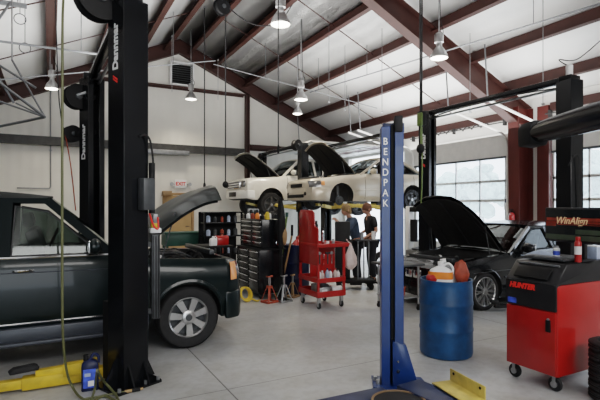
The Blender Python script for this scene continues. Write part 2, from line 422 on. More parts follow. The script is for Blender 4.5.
# overhead doors on the right wall
def door_panel(d, i, closed=True):
    a, b = d; root = thing('door_%d' % i, None, None, (WX-.06, (a+b)/2, 0)); root['kind'] = 'structure'
    zs = [0, .55, 1.22, 1.86, 2.40, 3.05, DH+.05]
    fr = MB(); x = WX-.05; n = 4
    for k in range(len(zs)-1):
        z0, z1 = zs[k], zs[k+1]; solid = k in (0, 5)
        if solid:
            fr.box((x, (a+b)/2, (z0+z1)/2), (.05, b-a, z1-z0-.008)); continue
        for zz in (z0+.018, z1-.018): fr.box((x, (a+b)/2, zz), (.05, b-a, .036))
        for q in range(n+1):
            y = a+(b-a)*q/n; y = min(max(y, a+.04), b-.04); fr.box((x, y, (z0+z1)/2), (.05, .04, z1-z0))
    fr.build('door_frame', 'white', root)
    for k in range(1, 5):
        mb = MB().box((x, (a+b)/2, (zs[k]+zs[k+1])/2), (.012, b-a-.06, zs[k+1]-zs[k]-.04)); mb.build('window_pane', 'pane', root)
    mb = MB().box((x-.05, (a+b)/2, 3.04), (.06, b-a, .05)); mb.build('stiffener', 'dgrey', root)
    return root
def door_tracks(d, root):
    a, b = d
    for y in (a-.06, b+.06):
        pts = [(WX-.12, y, .05), (WX-.12, y, 3.3)]+arc((WX-.52, y, 3.3), .40, 0, PI/2*.83, 7, (1,0,0), (0,0,1))+[(8.6, y, 4.12)]
        MB().tube(pts, .032, 8).build('track', 'white', root)
        MB().bar((8.7, y, 4.1), (8.6, y, roofz(8.6)-.2), .025, .025).build('track_hanger', 'grey', root)
    mb = MB().cyl((WX-.2, a-.1, 3.98), (WX-.2, b+.1, 3.98), .016, n=8)
    pts = []
    for q in range(160):
        t = q/159; pts.append((WX-.2+.045*math.cos(t*50), a+.5+t*(b-a-1.0), 3.98+.045*math.sin(t*50)))
    mb.tube(pts, .016, 5).box((WX-.15, (a+b)/2, 3.98), (.1, .04, .16)); mb.box((WX-.15, a, 3.98), (.1, .06, .18)); mb.box((WX-.15, b, 3.98), (.1, .06, .18))
    mb.build('torsion_spring', 'spring', root)
for i in (0, 1):
    r = door_panel(DOORS[i], i+1); door_tracks(DOORS[i], r)
a, b = DOORS[2]
root = thing('door_3', None, None, (9.2, (a+b)/2, 3.7)); root['kind'] = 'structure'
mb = MB()
for k in range(6):
    x0 = 7.25+k*.61
    for xx in (x0+.03, x0+.57): mb.box((xx, (a+b)/2, 3.76), (.06, b-a, .05))
    for q in range(5): mb.box((x0+.3, min(max(a+(b-a)*q/4, a+.04), b-.04), 3.76), (.6, .07, .05))
mb.build('door_frame', 'white', root)
for k in range(6): MB().box((7.55+k*.61, (a+b)/2, 3.765), (.5, b-a-.06, .012)).build('window_pane', 'redcol' if k in (2, 4) else 'whitep', root)  # dark red panes: the reddish reflection is put into their colour
door_tracks((a, b), root)
# tan walk door at the rear wall
root = thing('door_4', None, None, (4.0, BY-.03, 0)); root['kind'] = 'structure'
MB().box((4.0, BY-.04, 1.05), (.92, .05, 2.06)).build('door_leaf', 'tan', root, .004)
mb = MB(); mb.box((3.49, BY-.04, 1.07), (.08, .08, 2.14)); mb.box((4.51, BY-.04, 1.07), (.08, .08, 2.14)); mb.box((4.0, BY-.04, 2.14), (1.1, .08, .08)); mb.build('door_frame', 'wood', root, .004)
MB().cyl((4.36, BY-.07, 1.0), (4.36, BY-.13, 1.0), .012).box((4.3, BY-.13, 1.0), (.14, .02, .025)).build('door_handle', 'chrome', root)
# trees beyond the garage doors
tree_labels = ['pale washed-out tree seen through the leftmost panes of the closed garage door', 'pale bushy tree seen through the middle panes of the closed garage door',
  'pale tree seen through the panes next to the red column', 'washed-out tree seen through the right garage door window', 'broad pale tree outside the open rear bay', 'tall hazy tree farthest behind the garage doors']
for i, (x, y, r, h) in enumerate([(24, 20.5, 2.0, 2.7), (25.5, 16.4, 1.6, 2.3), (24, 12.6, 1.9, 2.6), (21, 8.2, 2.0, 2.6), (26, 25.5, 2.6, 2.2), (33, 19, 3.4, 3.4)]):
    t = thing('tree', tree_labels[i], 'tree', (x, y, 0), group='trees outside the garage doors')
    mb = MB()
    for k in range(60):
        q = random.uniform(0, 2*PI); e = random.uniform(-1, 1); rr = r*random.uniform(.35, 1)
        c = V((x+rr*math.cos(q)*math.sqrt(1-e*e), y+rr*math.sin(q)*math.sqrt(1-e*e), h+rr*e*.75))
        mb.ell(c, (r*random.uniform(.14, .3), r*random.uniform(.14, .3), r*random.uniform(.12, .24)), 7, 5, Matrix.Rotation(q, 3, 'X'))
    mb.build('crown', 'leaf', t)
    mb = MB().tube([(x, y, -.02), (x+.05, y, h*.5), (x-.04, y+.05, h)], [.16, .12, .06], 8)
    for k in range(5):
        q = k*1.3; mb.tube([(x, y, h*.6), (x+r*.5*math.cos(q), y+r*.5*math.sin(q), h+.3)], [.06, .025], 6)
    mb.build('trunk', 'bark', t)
# ------------------------------------------------------------------ cars: local frame, nose at x=0, body runs towards -x, y across, z up
def pchip(xs, ys, x):
    n = len(xs)
    if x <= xs[0]: return ys[0]
    if x >= xs[-1]: return ys[-1]
    i = max(k for k in range(n-1) if xs[k] <= x)
    h = [xs[k+1]-xs[k] for k in range(n-1)]; d = [(ys[k+1]-ys[k])/h[k] for k in range(n-1)]
    def sl(k):
        if k == 0: return d[0]
        if k == n-1: return d[-1]
        if d[k-1]*d[k] <= 0: return 0
        return 2*d[k-1]*d[k]/(d[k-1]+d[k])
    t = (x-xs[i])/h[i]; a, b = sl(i)*h[i], sl(i+1)*h[i]
    return (2*t**3-3*t*t+1)*ys[i]+(t**3-2*t*t+t)*a+(-2*t**3+3*t*t)*ys[i+1]+(t**3-t*t)*b
class Car:
    def __init__(s, name, label, cat, loc, rz, D, droop=0.0):
        s.D = D; s.root = thing(name, label, cat, loc, rz, local=True); s.droop = droop
        st = sorted(D['st'], key=lambda r: r[0])     # by x ascending (rear first)
        s.xs = [r[0] for r in st]; s.cols = [[r[k] for r in st] for k in range(1, 11)]
    def row(s, x): return [pchip(s.xs, c, x) for c in s.cols]
    def prof(s, x):
        zb, zm, zs, zt, wb, wm, ws, wt, wi, zi = s.row(x)
        return [(wb, zb), (wb*.5+wm*.5+.012, zb*.55+zm*.45), (wm, zm), ((wm+ws)/2+.006, (zm+zs)/2), (ws, zs), (ws*.45+wt*.55+.008, zs*.4+zt*.6), (wt, zt)]
    def y(s, x, z, out=.0):
        p = s.prof(x)
        for (a, za), (b, zb) in zip(p, p[1:]):
            if za <= z <= zb: return a+(b-a)*(z-za)/max(zb-za, 1e-6)+out
        return (p[0][0] if z < p[0][1] else p[-1][0])+out
    def body(s):
        D = s.D; mb = MB(); xs = []
        for a, b in zip(s.xs, s.xs[1:]):
            n = max(1, int((b-a)/.12)); xs += [a+(b-a)*k/n for k in range(n)]
        xs.append(s.xs[-1]); rings = []
        for x in xs:
            zb, zm, zs, zt, wb, wm, ws, wt, wi, zi = s.row(x); p = s.prof(x)
            half = [(0, zb)]+p+[(wi, zt-.004 if zi < zt else zt+(zi-zt)*.7), (wi-.012, zi), (0, zi)]
            ring = half+[(-y, z) for y, z in half[-2:0:-1]]
            rings.append([V((x, y, z)) for y, z in ring])
        mb.rings(rings)
        o = mb.build('body', [D['paint'], 'inside'], s.root, angle=32)
        # dark engine bay and underside
        bx = D.get('bay', (9, 9))
        for f in o.data.polygons:
            c = f.center
            if bx[0] < c.x < bx[1] and abs(c.y) < pchip(s.xs, s.cols[8], c.x)+.006 and c.z > pchip(s.xs, s.cols[0], c.x)+.02 and f.normal.z > -.5: f.material_index = 1
            elif f.normal.z < -.8: f.material_index = 1
        # wheel openings
        cut = MB()
        for hx in (D['hf'], D['hr']):
            for q in (-1, 1): cut.cyl((hx, q*1.3, D['hz']), (hx, q*.56, D['hz']), D['ar'], n=36)
        cme = cut.build('cut', 'inside', s.root)
        md = o.modifiers.new('b', 'BOOLEAN'); md.object = cme; md.operation = 'DIFFERENCE'; md.solver = 'EXACT'; md.material_mode = 'TRANSFER'
        bpy.context.view_layer.update(); dg = bpy.context.evaluated_depsgraph_get()
        me = bpy.data.meshes.new_from_object(o.evaluated_get(dg)); o.modifiers.clear()
        o.data = me; bpy.data.objects.remove(cme)
        bm = bmesh.new(); bm.from_mesh(me); a = math.radians(32)
        for e in bm.edges: e.smooth = not (len(e.link_faces) == 2 and e.calc_face_angle(0) > a)
        for f in bm.faces: f.smooth = True
        bm.to_mesh(me); bm.free()
        # arch lips
        for hx in (D['hf'], D['hr']):
            for q in (-1, 1):
                pts = []
                for k in range(25):
                    t = PI*(-.06+1.12*k/24); X = hx+D['ar']*math.cos(t); Z = D['hz']+D['ar']*math.sin(t)
                    pts.append((X, q*(s.y(X, Z)-.006), Z))
                pts = [p for p in pts if p[2] > s.row(p[0])[0]+.01]
                if len(pts) > 2: MB().tube(pts, D.get('lip', .022), 6).build('wheel_arch_lip', D.get('lipm', D['paint']), s.root)
        s.o = o; return o
    def line(s, pts, r, mat, name, side=(-1, 1), par=None):
        """a thin strip following the body side; pts (x,z)"""
        for q in side:
            P_ = []
            for (x0, z0), (x1, z1) in zip(pts, pts[1:]):
                n = max(1, int(math.hypot(x1-x0, z1-z0)/.08))
                P_ += [(x0+(x1-x0)*k/n, z0+(z1-z0)*k/n) for k in range(n)]
            P_.append(pts[-1])
            MB().tube([(x, q*s.y(x, z, r*.15), z) for x, z in P_], r, 6).build(name, mat, par or s.root)
    def wheels(s, style, skip=()):
        D = s.D
        for i, (hx, q) in enumerate([(D['hf'], 1), (D['hf'], -1), (D['hr'], 1), (D['hr'], -1)]):
            if (i in skip): continue
            wheel(s.root, V((hx, q*(D['hw']-.13), D['hz']-s.droop)), D['wr'], D['ww'], style, q)
    def greenhouse(s):
        g = s.D['g']; wb, wr, za, zr = g['wb'], g['wr'], g['za'], g['zr']; R = s.root
        xa0, xa1, xr1, xr0 = g['x']; cr = g.get('crown', .05); p = g.get('top', s.D['paint']); t = g.get('pw', .06)
        def Y(z): return wb+(wr-wb)*(z-za)/(zr-za)
        rows = []
        for i in range(11):
            x = xa1+(xr1-xa1)*i/10; e = 1-abs(2*i/10-1)**3; row = []
            for j in range(13):
                k = 2*j/12-1; y = (wr+.012)*math.sin(k*PI/2)**1 if 0 else (wr+.012)*k
                row.append((x+ (.05*(1-k*k) if i == 0 else -.05*(1-k*k) if i == 10 else 0), y, zr+cr*(1-k**2)*(.55+.45*e)+.035*e*(1-k**6)))
            rows.append(row)
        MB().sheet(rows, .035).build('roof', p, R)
        zf = g.get('zrear', za)
        for q in (-1, 1):
            mb = MB()
            def pil(x0, z0, x1, z1, w=t, d=.05):
                mb.bar((x0, q*Y(z0), z0-.02), (x1, q*Y(z1), z1), w, d, (0, 1, 0))
            pil(xa0, za, xa1, zr+.005); pil(xr0, zf, xr1, zr+.005, t*1.3)
            for (b0, b1, w) in g.get('pillars', []): pil(b0, za, b1, zr, w)
            mb.bar((xa1, q*wr, zr+.008), (xr1, q*wr, zr+.008), .05, .05)
            mb.build('pillars', p, R)
            for poly in g['win']:
                w = MB(); th = .008
                inn = [V((x, q*(Y(z)-.012), z)) for x, z in poly]; w.add(inn, [list(range(len(poly)))])
                wo = w.build('side_window', g.get('glass', 'glass'), R)
                pts = [V((x, q*(Y(z)+.002), z)) for x, z in poly]
                MB().tube(pts+[pts[0], pts[1]], .011, 5).build('window_seal', 'plas', wo)
        def glassq(xb, zb, wbm, xt, zt, wtm, bow, name):
            rows = []
            for i in range(7):
                t_ = i/6; row = []
                for j in range(11):
                    k = 2*j/10-1
                    row.append((xb+(xt-xb)*t_+bow*(1-k*k)*(1-.4*t_), (wbm+(wtm-wbm)*t_)*k, zb+(zt-zb)*t_+cr*.8*(1-k*k)*t_+.03*math.sin(PI*t_)))
                rows.append(row)
            return MB().grid(rows).build(name, g.get('glass', 'glass'), R)
        glassq(xa0-.01, za-.02, wb-.02, xa1-.01, zr, wr-.02, .10, 'windshield')
        glassq(xr0+.01, zf-.02, wb-.04, xr1+.01, zr, wr-.03, -.08, 'rear_window')
        # cabin: dashboard, seats, steering wheel
        MB().box((xa0-.28, 0, za-.03), (.5, wb*1.8, .12)).build('dashboard', 'inside', R, .03)
        for q in (-1, 1):
            sx = g.get('seat', xa0-1.15)
            so = MB().bar((sx, q*.38, za-.25), (sx-.18, q*.38, za+.28), .5, .13, (1, 0, .3)).build('seat', 'seat', R, .04)
            mb = MB(); mb.bar((sx-.19, q*.38, za+.3), (sx-.23, q*.38, za+.47), .26, .10, (1, 0, .3)); mb.build('headrest', 'seat', so, .04)
        cx = xa0-.62
        T = Matrix.Rotation(math.radians(-68), 3, 'Y')
        pts = [V((cx, .38, za+.08))+T @ V((.18*math.cos(a), .18*math.sin(a), 0)) for a in [2*PI*k/20 for k in range(22)]]
        MB().tube(pts, .015, 6).build('steering_wheel', 'plas', R)
    def hood(s, x0, z0, w0, x1, w1, L, ang, crown=.03, th=.03, drop=.10, round_=.10, curve=.12):
        """open hood, hinged at the windshield, nose up. x0,z0 hinge; w half widths at hinge and nose; L length"""
        c, sn = math.cos(ang), math.sin(ang); rows = []
        n, m = 12, 12
        for i in range(n+1):
            t = i/n; w = w0+(w1-w0)*t**1.5; row = []
            for j in range(m+1):
                k = 2*j/m-1
                u = L*t-round_*(k*k)*t**3        # rounded leading corners
                h = crown*(1-k*k)*(.4+.6*t)-curve*t**3-drop*abs(k)**7*.5+.018*math.exp(-((abs(k)-.55)/.1)**2)
                row.append((x0+u*c-h*sn, w*k, z0+u*sn+h*c))
            rows.append(row)
        o = MB().sheet(rows, th*.3).build('hood', s.D['paint'], s.root)
        # liner and ribs underneath
        rows2 = []
        for i in range(n+1):
            t = .03+.92*i/n; w = (w0+(w1-w0)*t**1.5)*.94; row = []
            for j in range(m+1):
                k = 2*j/m-1
                u = L*t-round_*(k*k)*t**3; h = crown*(1-k*k)*(.4+.6*t)-curve*t**3-drop*abs(k)**7*.5-th
                row.append((x0+u*c-h*sn, w*k, z0+u*sn+h*c))
            rows2.append(row)
        l = MB().sheet(rows2, .012).build('hood_liner', 'hoodin', o)
        for k in (-.75, 0, .75):
            pts = []; mb = MB()
            for i in range(8):
                t = .06+.84*i/7; w = (w0+(w1-w0)*t**1.5)*.94; h = crown*(1-k*k)*(.4+.6*t)-curve*t**3-th-.02
                u = L*t-round_*(k*k)*t**3; pts.append((x0+u*c-h*sn, w*k, z0+u*sn+h*c))
            mb.tube(pts, .022, 6); mb.build('hood_brace', 'hoodin', o)
        # prop struts
        for q in (-1, 1):
            MB().cyl((x0+L*.25, q*w0*.9, z0-.12), (x0+L*.5*c, q*w0*.86, z0+L*.5*sn-.03), .009, n=6).build('hood_strut', 'dgrey', s.root)
    def engine(s, x0, x1, w, z):
        mb = MB(); cx = (x0+x1)/2; rnd = random.Random(3)
        mb.box((cx, 0, z-.16), (abs(x1-x0)*.5, w*.7, .24)); mb.box((cx, 0, z-.02), (abs(x1-x0)*.4, w*.4, .06))
        mb.build('engine_cover', 'plas', s.root, .02)
        for k in range(7):
            a = V((rnd.uniform(x0, x1), rnd.uniform(-w, w)*.8, z-.15)); b = V((rnd.uniform(x0, x1), rnd.uniform(-w, w)*.8, z-.12)); c = (a+b)/2+V((0,0,.14))
            MB().tube(smooth([a, c, b], 6), rnd.choice([.015, .022, .03]), 7).build('engine_hose', rnd.choice(['plas', 'rubber', 'dgrey']), s.root)
        mb = MB(); mb.box((x0+.2, w*.72, z-.1), (.22, .2, .2)); mb.build('battery', 'dgrey', s.root, .01)
        MB().cyl((x0+.25, -w*.72, z-.2), (x0+.25, -w*.72, z), .07, .06).build('reservoir', 'whitep', s.root, .008)
        MB().bar((x1, -w, z+.02), (x1, w, z+.02), .07, .06).build('radiator_support', 'dgrey', s.root, .01)
    def mirror(s, x, z, w):
        for q in (-1, 1):
            mb = MB(); T = Matrix.Rotation(q*.15, 3, 'Z')
            mb.ell((x, q*(w+.13), z), (.065, .12, .085), 14, 8, T); o = mb.build('wing_mirror', s.D['paint'], s.root)
            MB().bar((x, q*(w-.03), z-.06), (x, q*(w+.08), z-.04), .06, .05).build('mirror_stalk', 'plas', o, .01)
            MB().box((x-.058, q*(w+.13), z), (.02, .19, .13)).build('mirror_glass', 'chrome', o, .005)
    def handle(s, x, z):
        for q in (-1, 1):
            MB().tube(smooth([(x-.09, q*s.y(x-.09, z, .002), z), (x-.05, q*s.y(x, z, .03), z+.004), (x+.05, q*s.y(x, z, .03), z+.004), (x+.09, q*s.y(x+.09, z, .002), z)], 4), .011, 6).build('door_handle', s.D.get('handle', s.D['paint']), s.root)
def wheel(root, c, r, w, style, q):
    """q is the outer side (+1/-1 in y)"""
    ratio = .68
    metal = 'alum'
    if style == 'multi':
        ratio = .80
    if style == 'plain':
        metal = 'rimd'
    o = w/2
    inner = r*(ratio-.02); wall = r*max(.80, ratio+.04)
    prof = [(inner, -o*.9), (wall, -o), (r*.93, -o*.96), (r*.985, -o*.78), (r, -o*.5), (r, o*.5), (r*.985, o*.78), (r*.93, o*.96), (wall, o), (inner, o*.9)]
    t = MB().lathe(prof, c, 'Y', 40, False)
    for k in (-.35, 0, .35): t.lathe([(r*1.001, w*k-.008), (r*1.006, w*k), (r*1.001, w*k+.008)], c, 'Y', 40, False)
    t = t.build('wheel', 'rubber', root)
    rr = r*ratio; f = q*o
    mb = MB().lathe([(rr, -f*.9), (rr, f*.82), (rr*.94, f*.9), (rr*.88, f*.8), (rr*.86, f*.2)], c, 'Y', 40, False)
    mb.build('rim', metal, t)
    MB().lathe([(rr*.92, f*.1), (.02, f*.12)], c, 'Y', 24).build('brake_disc', 'dgrey', t)
    sp = MB()
    if style == 'seven':
        for k in range(7):
            a = 2*PI*k/7+.3
            for (ra, wa, rb, wb_) in ((.06, .030, rr*.90, .042),):
                ca, sa = math.cos(a), math.sin(a); X, Z = V((ca, 0, sa)), V((-sa, 0, ca)); Yq = V((0, q, 0))
                p = [X*ra-Z*wa, X*ra+Z*wa, X*rb+Z*wb_, X*rb-Z*wb_]
                sp.add([c+u+Yq*(o*.84 if i in (0, 1) else o*.80) for i, u in enumerate(p)]+[c+u+Yq*(o*.5) for u in p], [(0,1,2,3),(7,6,5,4),(0,4,5,1),(1,5,6,2),(2,6,7,3),(3,7,4,0)])
        sp.lathe([(.085, f*.5), (.085, f*.84), (.07, f*.92), (.02, f*.94)], c, 'Y', 24)
    elif style == 'multi':
        for k in range(10):
            for da in (-.11, .11):
                a = 2*PI*k/10; X0 = V((math.cos(a), 0, math.sin(a))); X1 = V((math.cos(a+da), 0, math.sin(a+da)))
                sp.bar(c+X0*.05+V((0, f*.72, 0)), c+X1*rr*.9+V((0, f*.84, 0)), .017, .03, (0, q, 0))
        sp.lathe([(.06, f*.5), (.06, f*.78), (.03, f*.86), (.01, f*.86)], c, 'Y', 20)
    else:
        for k in range(5):
            a = 2*PI*k/5+.3; X = V((math.cos(a), 0, math.sin(a)))
            sp.bar(c+X*.05+V((0, f*.75, 0)), c+X*rr*.9+V((0, f*.8, 0)), .075, .04, (0, q, 0))
        sp.lathe([(.08, f*.5), (.08, f*.8), (.03, f*.88), (.01, f*.88)], c, 'Y', 20)
    sp.build('spokes', metal, t)
    MB().lathe([(.04, f*.86), (.04, f*.955), (.03, f*.97), (.005, f*.97)], c, 'Y', 16).build('hub_cap', 'dgrey' if style == 'seven' else 'alum', t)

# ---- dark green SUV on the left
D = dict(paint='suv', hf=-.72, hr=-3.62, hz=.37, wr=.365, ww=.245, ar=.435, hw=.95, bay=(-1.45, -.24), lip=.03, handle='chrome',
 st=[ # x    zb   zm   zs   zt    wb   wm   ws   wt   wi   zi
  (0.0,  .46, .62, .84, .95, .52, .70, .66, .56, .40, .96),
  (-.07, .38, .60, .88, 1.0, .70, .84, .82, .72, .55, 1.01),
  (-.24, .32, .60, .94, 1.04, .84, .93, .92, .83, .72, 1.045),
  (-.255,.32, .60, .94, 1.04, .84, .93, .92, .83, .72, .62),
  (-.73, .34, .62, .97, 1.06, .86, .955, .945, .86, .74, .62),
  (-1.33,.36, .62, 1.0, 1.10, .87, .955, .94, .87, .75, .62),
  (-1.43,.36, .62, 1.0, 1.12, .87, .95, .935, .875, .75, .62),
  (-1.445,.36, .62, 1.01, 1.13, .87, .95, .935, .875, .75, 1.14),
  (-1.73, .36, .62, 1.05, 1.165, .87, .95, .935, .885, .7, 1.17),
  (-4.03, .36, .62, 1.07, 1.18, .87, .95, .935, .885, .7, 1.18),
  (-4.58, .42, .66, 1.07, 1.18, .82, .90, .89, .85, .7, 1.18),
  (-4.73, .48, .70, 1.05, 1.17, .7, .78, .80, .78, .6, 1.17)],
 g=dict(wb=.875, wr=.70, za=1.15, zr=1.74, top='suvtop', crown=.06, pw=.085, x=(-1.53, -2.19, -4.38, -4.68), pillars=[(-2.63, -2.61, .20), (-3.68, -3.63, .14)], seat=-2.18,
  win=[[(-1.69, 1.18), (-2.19, 1.63), (-2.49, 1.69), (-2.52, 1.18)], [(-2.75, 1.18), (-2.73, 1.69), (-3.55, 1.69), (-3.59, 1.18)], [(-3.77, 1.18), (-3.73, 1.68), (-4.33, 1.66), (-4.51, 1.18)]]))
c = Car('suv', 'dark green SUV with raised hood parked side-on at the left between the lift posts', 'car', (2.17, 6.42, 0), 0, D)
c.body(); c.wheels('seven'); c.greenhouse()
c.hood(-1.36, 1.17, .84, 0, .76, 1.42, math.radians(42), curve=.24, round_=.2, crown=.06)
c.engine(-1.25, -.34, .62, 1.08)
c.line([(-1.46, 1.155), (-4.3, 1.172)], .014, 'chrome', 'belt_trim')
c.line([(-1.28, .495), (-3.1, .495)], .012, 'chrome', 'sill_trim')
for xx in (-1.57, -2.63, -3.69): c.line([(xx, 1.14), (xx, .42)], .006, 'blackm', 'door_gap')
c.line([(-1.13, 1.0), (-4.1, 1.03)], .006, 'suvlow', 'body_crease')
c.handle(-2.41, 1.03); c.handle(-3.49, 1.03); c.mirror(-1.75, 1.26, .87)
for q in (-1, 1):
    MB().box((-2.18, q*.93, .385), (2.0, .09, .15)).build('rocker_cladding', 'suvlow', c.root, .02)
    MB().box((-2.18, q*.97, .31), (1.9, .14, .04)).build('running_board', 'suvlow', c.root, .012)
    MB().bar((-2.7, q*.62, 1.845), (-4.4, q*.62, 1.845), .04, .03).bar((-2.7, q*.62, 1.845), (-2.62, q*.62, 1.78), .04, .03).bar((-4.4, q*.62, 1.845), (-4.48, q*.62, 1.78), .04, .03).build('roof_rail', 'suvlow', c.root, .008)
    # wrap-around headlamp with amber corner
    mb = MB(); rows = []
    for z in (.82, .88, .94, .985):
        rows.append([(x, q*(c.y(x, z)+.006), z) for x in (-.045, -.06, -.085, -.11)])
    rows2 = [[(x, q*(c.y(x, z)+.006), z) for x in (-.11, -.14, -.17, -.20)] for z in (.78, .86, .95, .99)]
    MB().sheet(rows, .01*q).build('headlight', 'lens', c.root); MB().sheet(rows2, .01*q).build('turn_signal', 'amber', c.root)
MB().box((-.01, 0, .80), (.05, .9, .24)).build('grille', 'chrome', c.root, .02)
rows = []
for x, w, in ((.03, .5), (0, .74), (-.06, .88), (-.25, .955), (-.43, .965)):
    rows.append([V((x, y*w, 0)) for y in (1,)])
mb = MB(); out = [(-.27, -.95), (-.18, -.94), (-.07, -.89), (.0, -.74), (.045, -.45), (.06, 0), (.045, .45), (0, .74), (-.07, .89), (-.18, .94), (-.27, .95)]
inn = [(x-.06, y*.92) for x, y in out][::-1]; inn[0] = (-.27, .88); inn[-1] = (-.27, -.88)
mb.prism(out+inn, 'z', .30, .64); mb.build('front_bumper', 'suv', c.root, .05)
suv = c

# ---- black coupe at the right
D = dict(paint='bmw', hf=-.78, hr=-3.45, hz=.305, wr=.31, ww=.225, ar=.36, hw=.87, bay=(-1.36, -.3), lip=.012,
 st=[(0.0, .30, .42, .58, .66, .45, .60, .60, .5, .4, .67),
  (-.08, .22, .42, .62, .71, .66, .75, .74, .62, .5, .715),
  (-.28, .18, .42, .66, .77, .80, .85, .82, .70, .58, .775),
  (-.30, .18, .42, .66, .77, .80, .85, .82, .70, .58, .42),
  (-.78, .18, .42, .72, .83, .82, .885, .85, .74, .62, .42),
  (-1.34, .17, .42, .76, .89, .82, .87, .85, .76, .64, .42),
  (-1.36, .17, .42, .76, .90, .82, .87, .85, .76, .64, .91),
  (-1.8, .17, .42, .78, .92, .82, .87, .85, .78, .6, .925),
  (-3.4, .18, .44, .80, .93, .82, .885, .855, .78, .6, .94),
  (-4.2, .22, .46, .82, .93, .78, .84, .82, .74, .6, .96),
  (-4.4, .30, .48, .80, .90, .66, .74, .74, .66, .5, .92)],
 g=dict(wb=.78, wr=.57, za=.90, zr=1.31, crown=.045, pw=.05, x=(-1.42, -2.22, -3.25, -3.85), zrear=.94, pillars=[(-2.65, -2.62, .06)], seat=-2.25, glass='glassk',
  win=[[(-1.72, .94), (-2.22, 1.27), (-2.58, 1.29), (-2.61, .94)], [(-2.72, .94), (-2.69, 1.29), (-3.18, 1.27), (-3.55, .97)]]))
c = Car('coupe', 'black coupe with its hood up parked in front of the garage doors', 'car', (5.45, 6.08, 0), PI, D)
c.body(); c.wheels('multi'); c.greenhouse()
c.hood(-1.42, .95, .74, 0, .62, 1.30, math.radians(49), curve=.10, round_=.16)
c.engine(-1.2, -.4, .52, .78)
for xx in (-1.55, -2.70): c.line([(xx, .9), (xx, .24)], .005, 'blackm', 'door_gap')
c.line([(-.5, .62), (-4.0, .68)], .006, 'dgrey', 'body_crease')
c.handle(-2.5, .78); c.mirror(-1.75, .98, .78)
c.line([(-1.2, .52), (-3.0, .52)], .014, 'plas', 'side_moulding')
for q in (-1, 1):
    rows = [[(x, q*(c.y(x, z)+.005), z) for x in (-.05, -.09, -.14, -.20)] for z in (.56, .61, .66, .69)]
    MB().sheet(rows, .01*q).build('headlight', 'lens', c.root)
mb = MB(); mb.box((.0, -.1, .55), (.05, .18, .14)); mb.box((.0, .1, .55), (.05, .18, .14)); mb.build('grille', 'chrome', c.root, .02)
out = [(-.42, -.87), (-.2, -.84), (-.06, -.72), (.03, -.42), (.05, 0), (.03, .42), (-.06, .72), (-.2, .84), (-.42, .87)]
inn = [(x-.05, y*.92) for x, y in out][::-1]; inn[0] = (-.42, .8); inn[-1] = (-.42, -.8)
MB().prism(out+inn, 'z', .2, .46).build('front_bumper', 'bmw', c.root, .03)

# ---- champagne sedan up on the middle lift (one front wheel taken off)
D = dict(paint='gold', hf=-.95, hr=-3.45, hz=.32, wr=.31, ww=.2, ar=.385, hw=.87, bay=(-1.55, -.3), lip=.012,
 st=[(0.0, .32, .46, .62, .70, .45, .58, .58, .5, .4, .71),
  (-.08, .24, .45, .66, .76, .64, .74, .73, .64, .5, .765),
  (-.28, .20, .45, .70, .82, .78, .84, .83, .72, .58, .825),
  (-.30, .20, .45, .70, .82, .78, .84, .83, .72, .58, .45),
  (-.95, .20, .45, .76, .90, .81, .875, .855, .76, .64, .45),
  (-1.53, .20, .45, .82, .96, .81, .87, .855, .78, .66, .45),
  (-1.55, .20, .45, .82, .97, .81, .87, .855, .78, .66, .98),
  (-2.0, .20, .45, .84, .98, .81, .87, .855, .79, .6, .985),
  (-3.4, .20, .46, .86, 1.0, .81, .875, .855, .79, .6, 1.01),
  (-4.2, .24, .48, .86, 1.0, .76, .83, .82, .74, .6, 1.03),
  (-4.42, .32, .5, .84, .95, .64, .74, .74, .66, .5, .97)],
 g=dict(wb=.79, wr=.57, za=.96, zr=1.42, crown=.05, pw=.055, x=(-1.60, -2.46, -3.2, -3.95), zrear=1.0, pillars=[(-2.68, -2.66, .06)], seat=-2.35, glass='glassd',
  win=[[(-1.95, 1.0), (-2.44, 1.34), (-2.62, 1.36), (-2.64, 1.0)], [(-2.74, 1.0), (-2.72, 1.36), (-3.16, 1.34), (-3.65, 1.03)]]))
c = Car('sedan', 'champagne sedan raised on a lift with hood open and front wheel off', 'car', (6.05, 11.48, 1.64), PI, D, .06)
c.body(); c.wheels('plain', skip=(0,)); c.greenhouse()
c.hood(-1.50, 1.01, .74, 0, .64, 1.26, math.radians(47), curve=.12, round_=.14)
c.engine(-1.35, -.4, .52, .84)
for xx in (-1.72, -2.72, -3.5): c.line([(xx, .95), (xx, .26)], .005, 'blackm', 'door_gap')
c.line([(-1.4, .52), (-3.1, .52)], .014, 'gold', 'side_moulding'); c.handle(-2.55, .82); c.mirror(-1.95, 1.04, .79)
for q in (-1, 1):
    rows = [[(x, q*(c.y(x, z)+.006), z) for x in (-.03, -.10, -.19, -.29)] for z in (.57, .63, .69, .74)]
    MB().sheet(rows, .012*q).build('headlight', 'lens', c.root)
    rows = [[(x, q*(c.y(x, z)+.006), z) for x in (-.30, -.33, -.36, -.40)] for z in (.62, .66, .70, .73)]
    MB().sheet(rows, .012*q).build('turn_signal', 'amber', c.root)
    MB().lathe([(.05, 0), (.05, .02), (.035, .03), (.004, .03)], (.0, q*.5, .40), 'X', 14).build('fog_light', 'blackm', c.root)
out = [(-.55, -.88), (-.25, -.85), (-.07, -.73), (.03, -.42), (.05, 0), (.03, .42), (-.07, .73), (-.25, .85), (-.55, .88)]
inn = [(x-.05, y*.92) for x, y in out][::-1]; inn[0] = (-.55, .8); inn[-1] = (-.55, -.8)
MB().prism(out+inn, 'z', .22, .56).build('front_bumper', 'gold', c.root, .035)
MB().box((.015, 0, .63), (.05, .62, .10)).build('grille', 'blackm', c.root, .015)
MB().box((.045, 0, .34), (.03, .95, .09)).build('lower_grille', 'blackm', c.root, .015)
MB().lathe([(.13, .0), (.13, .025), (.07, .03), (.07, .07), (.02, .08)], (-.95, .70, .22), 'Y', 24).build('brake_disc', 'dgrey', c.root)
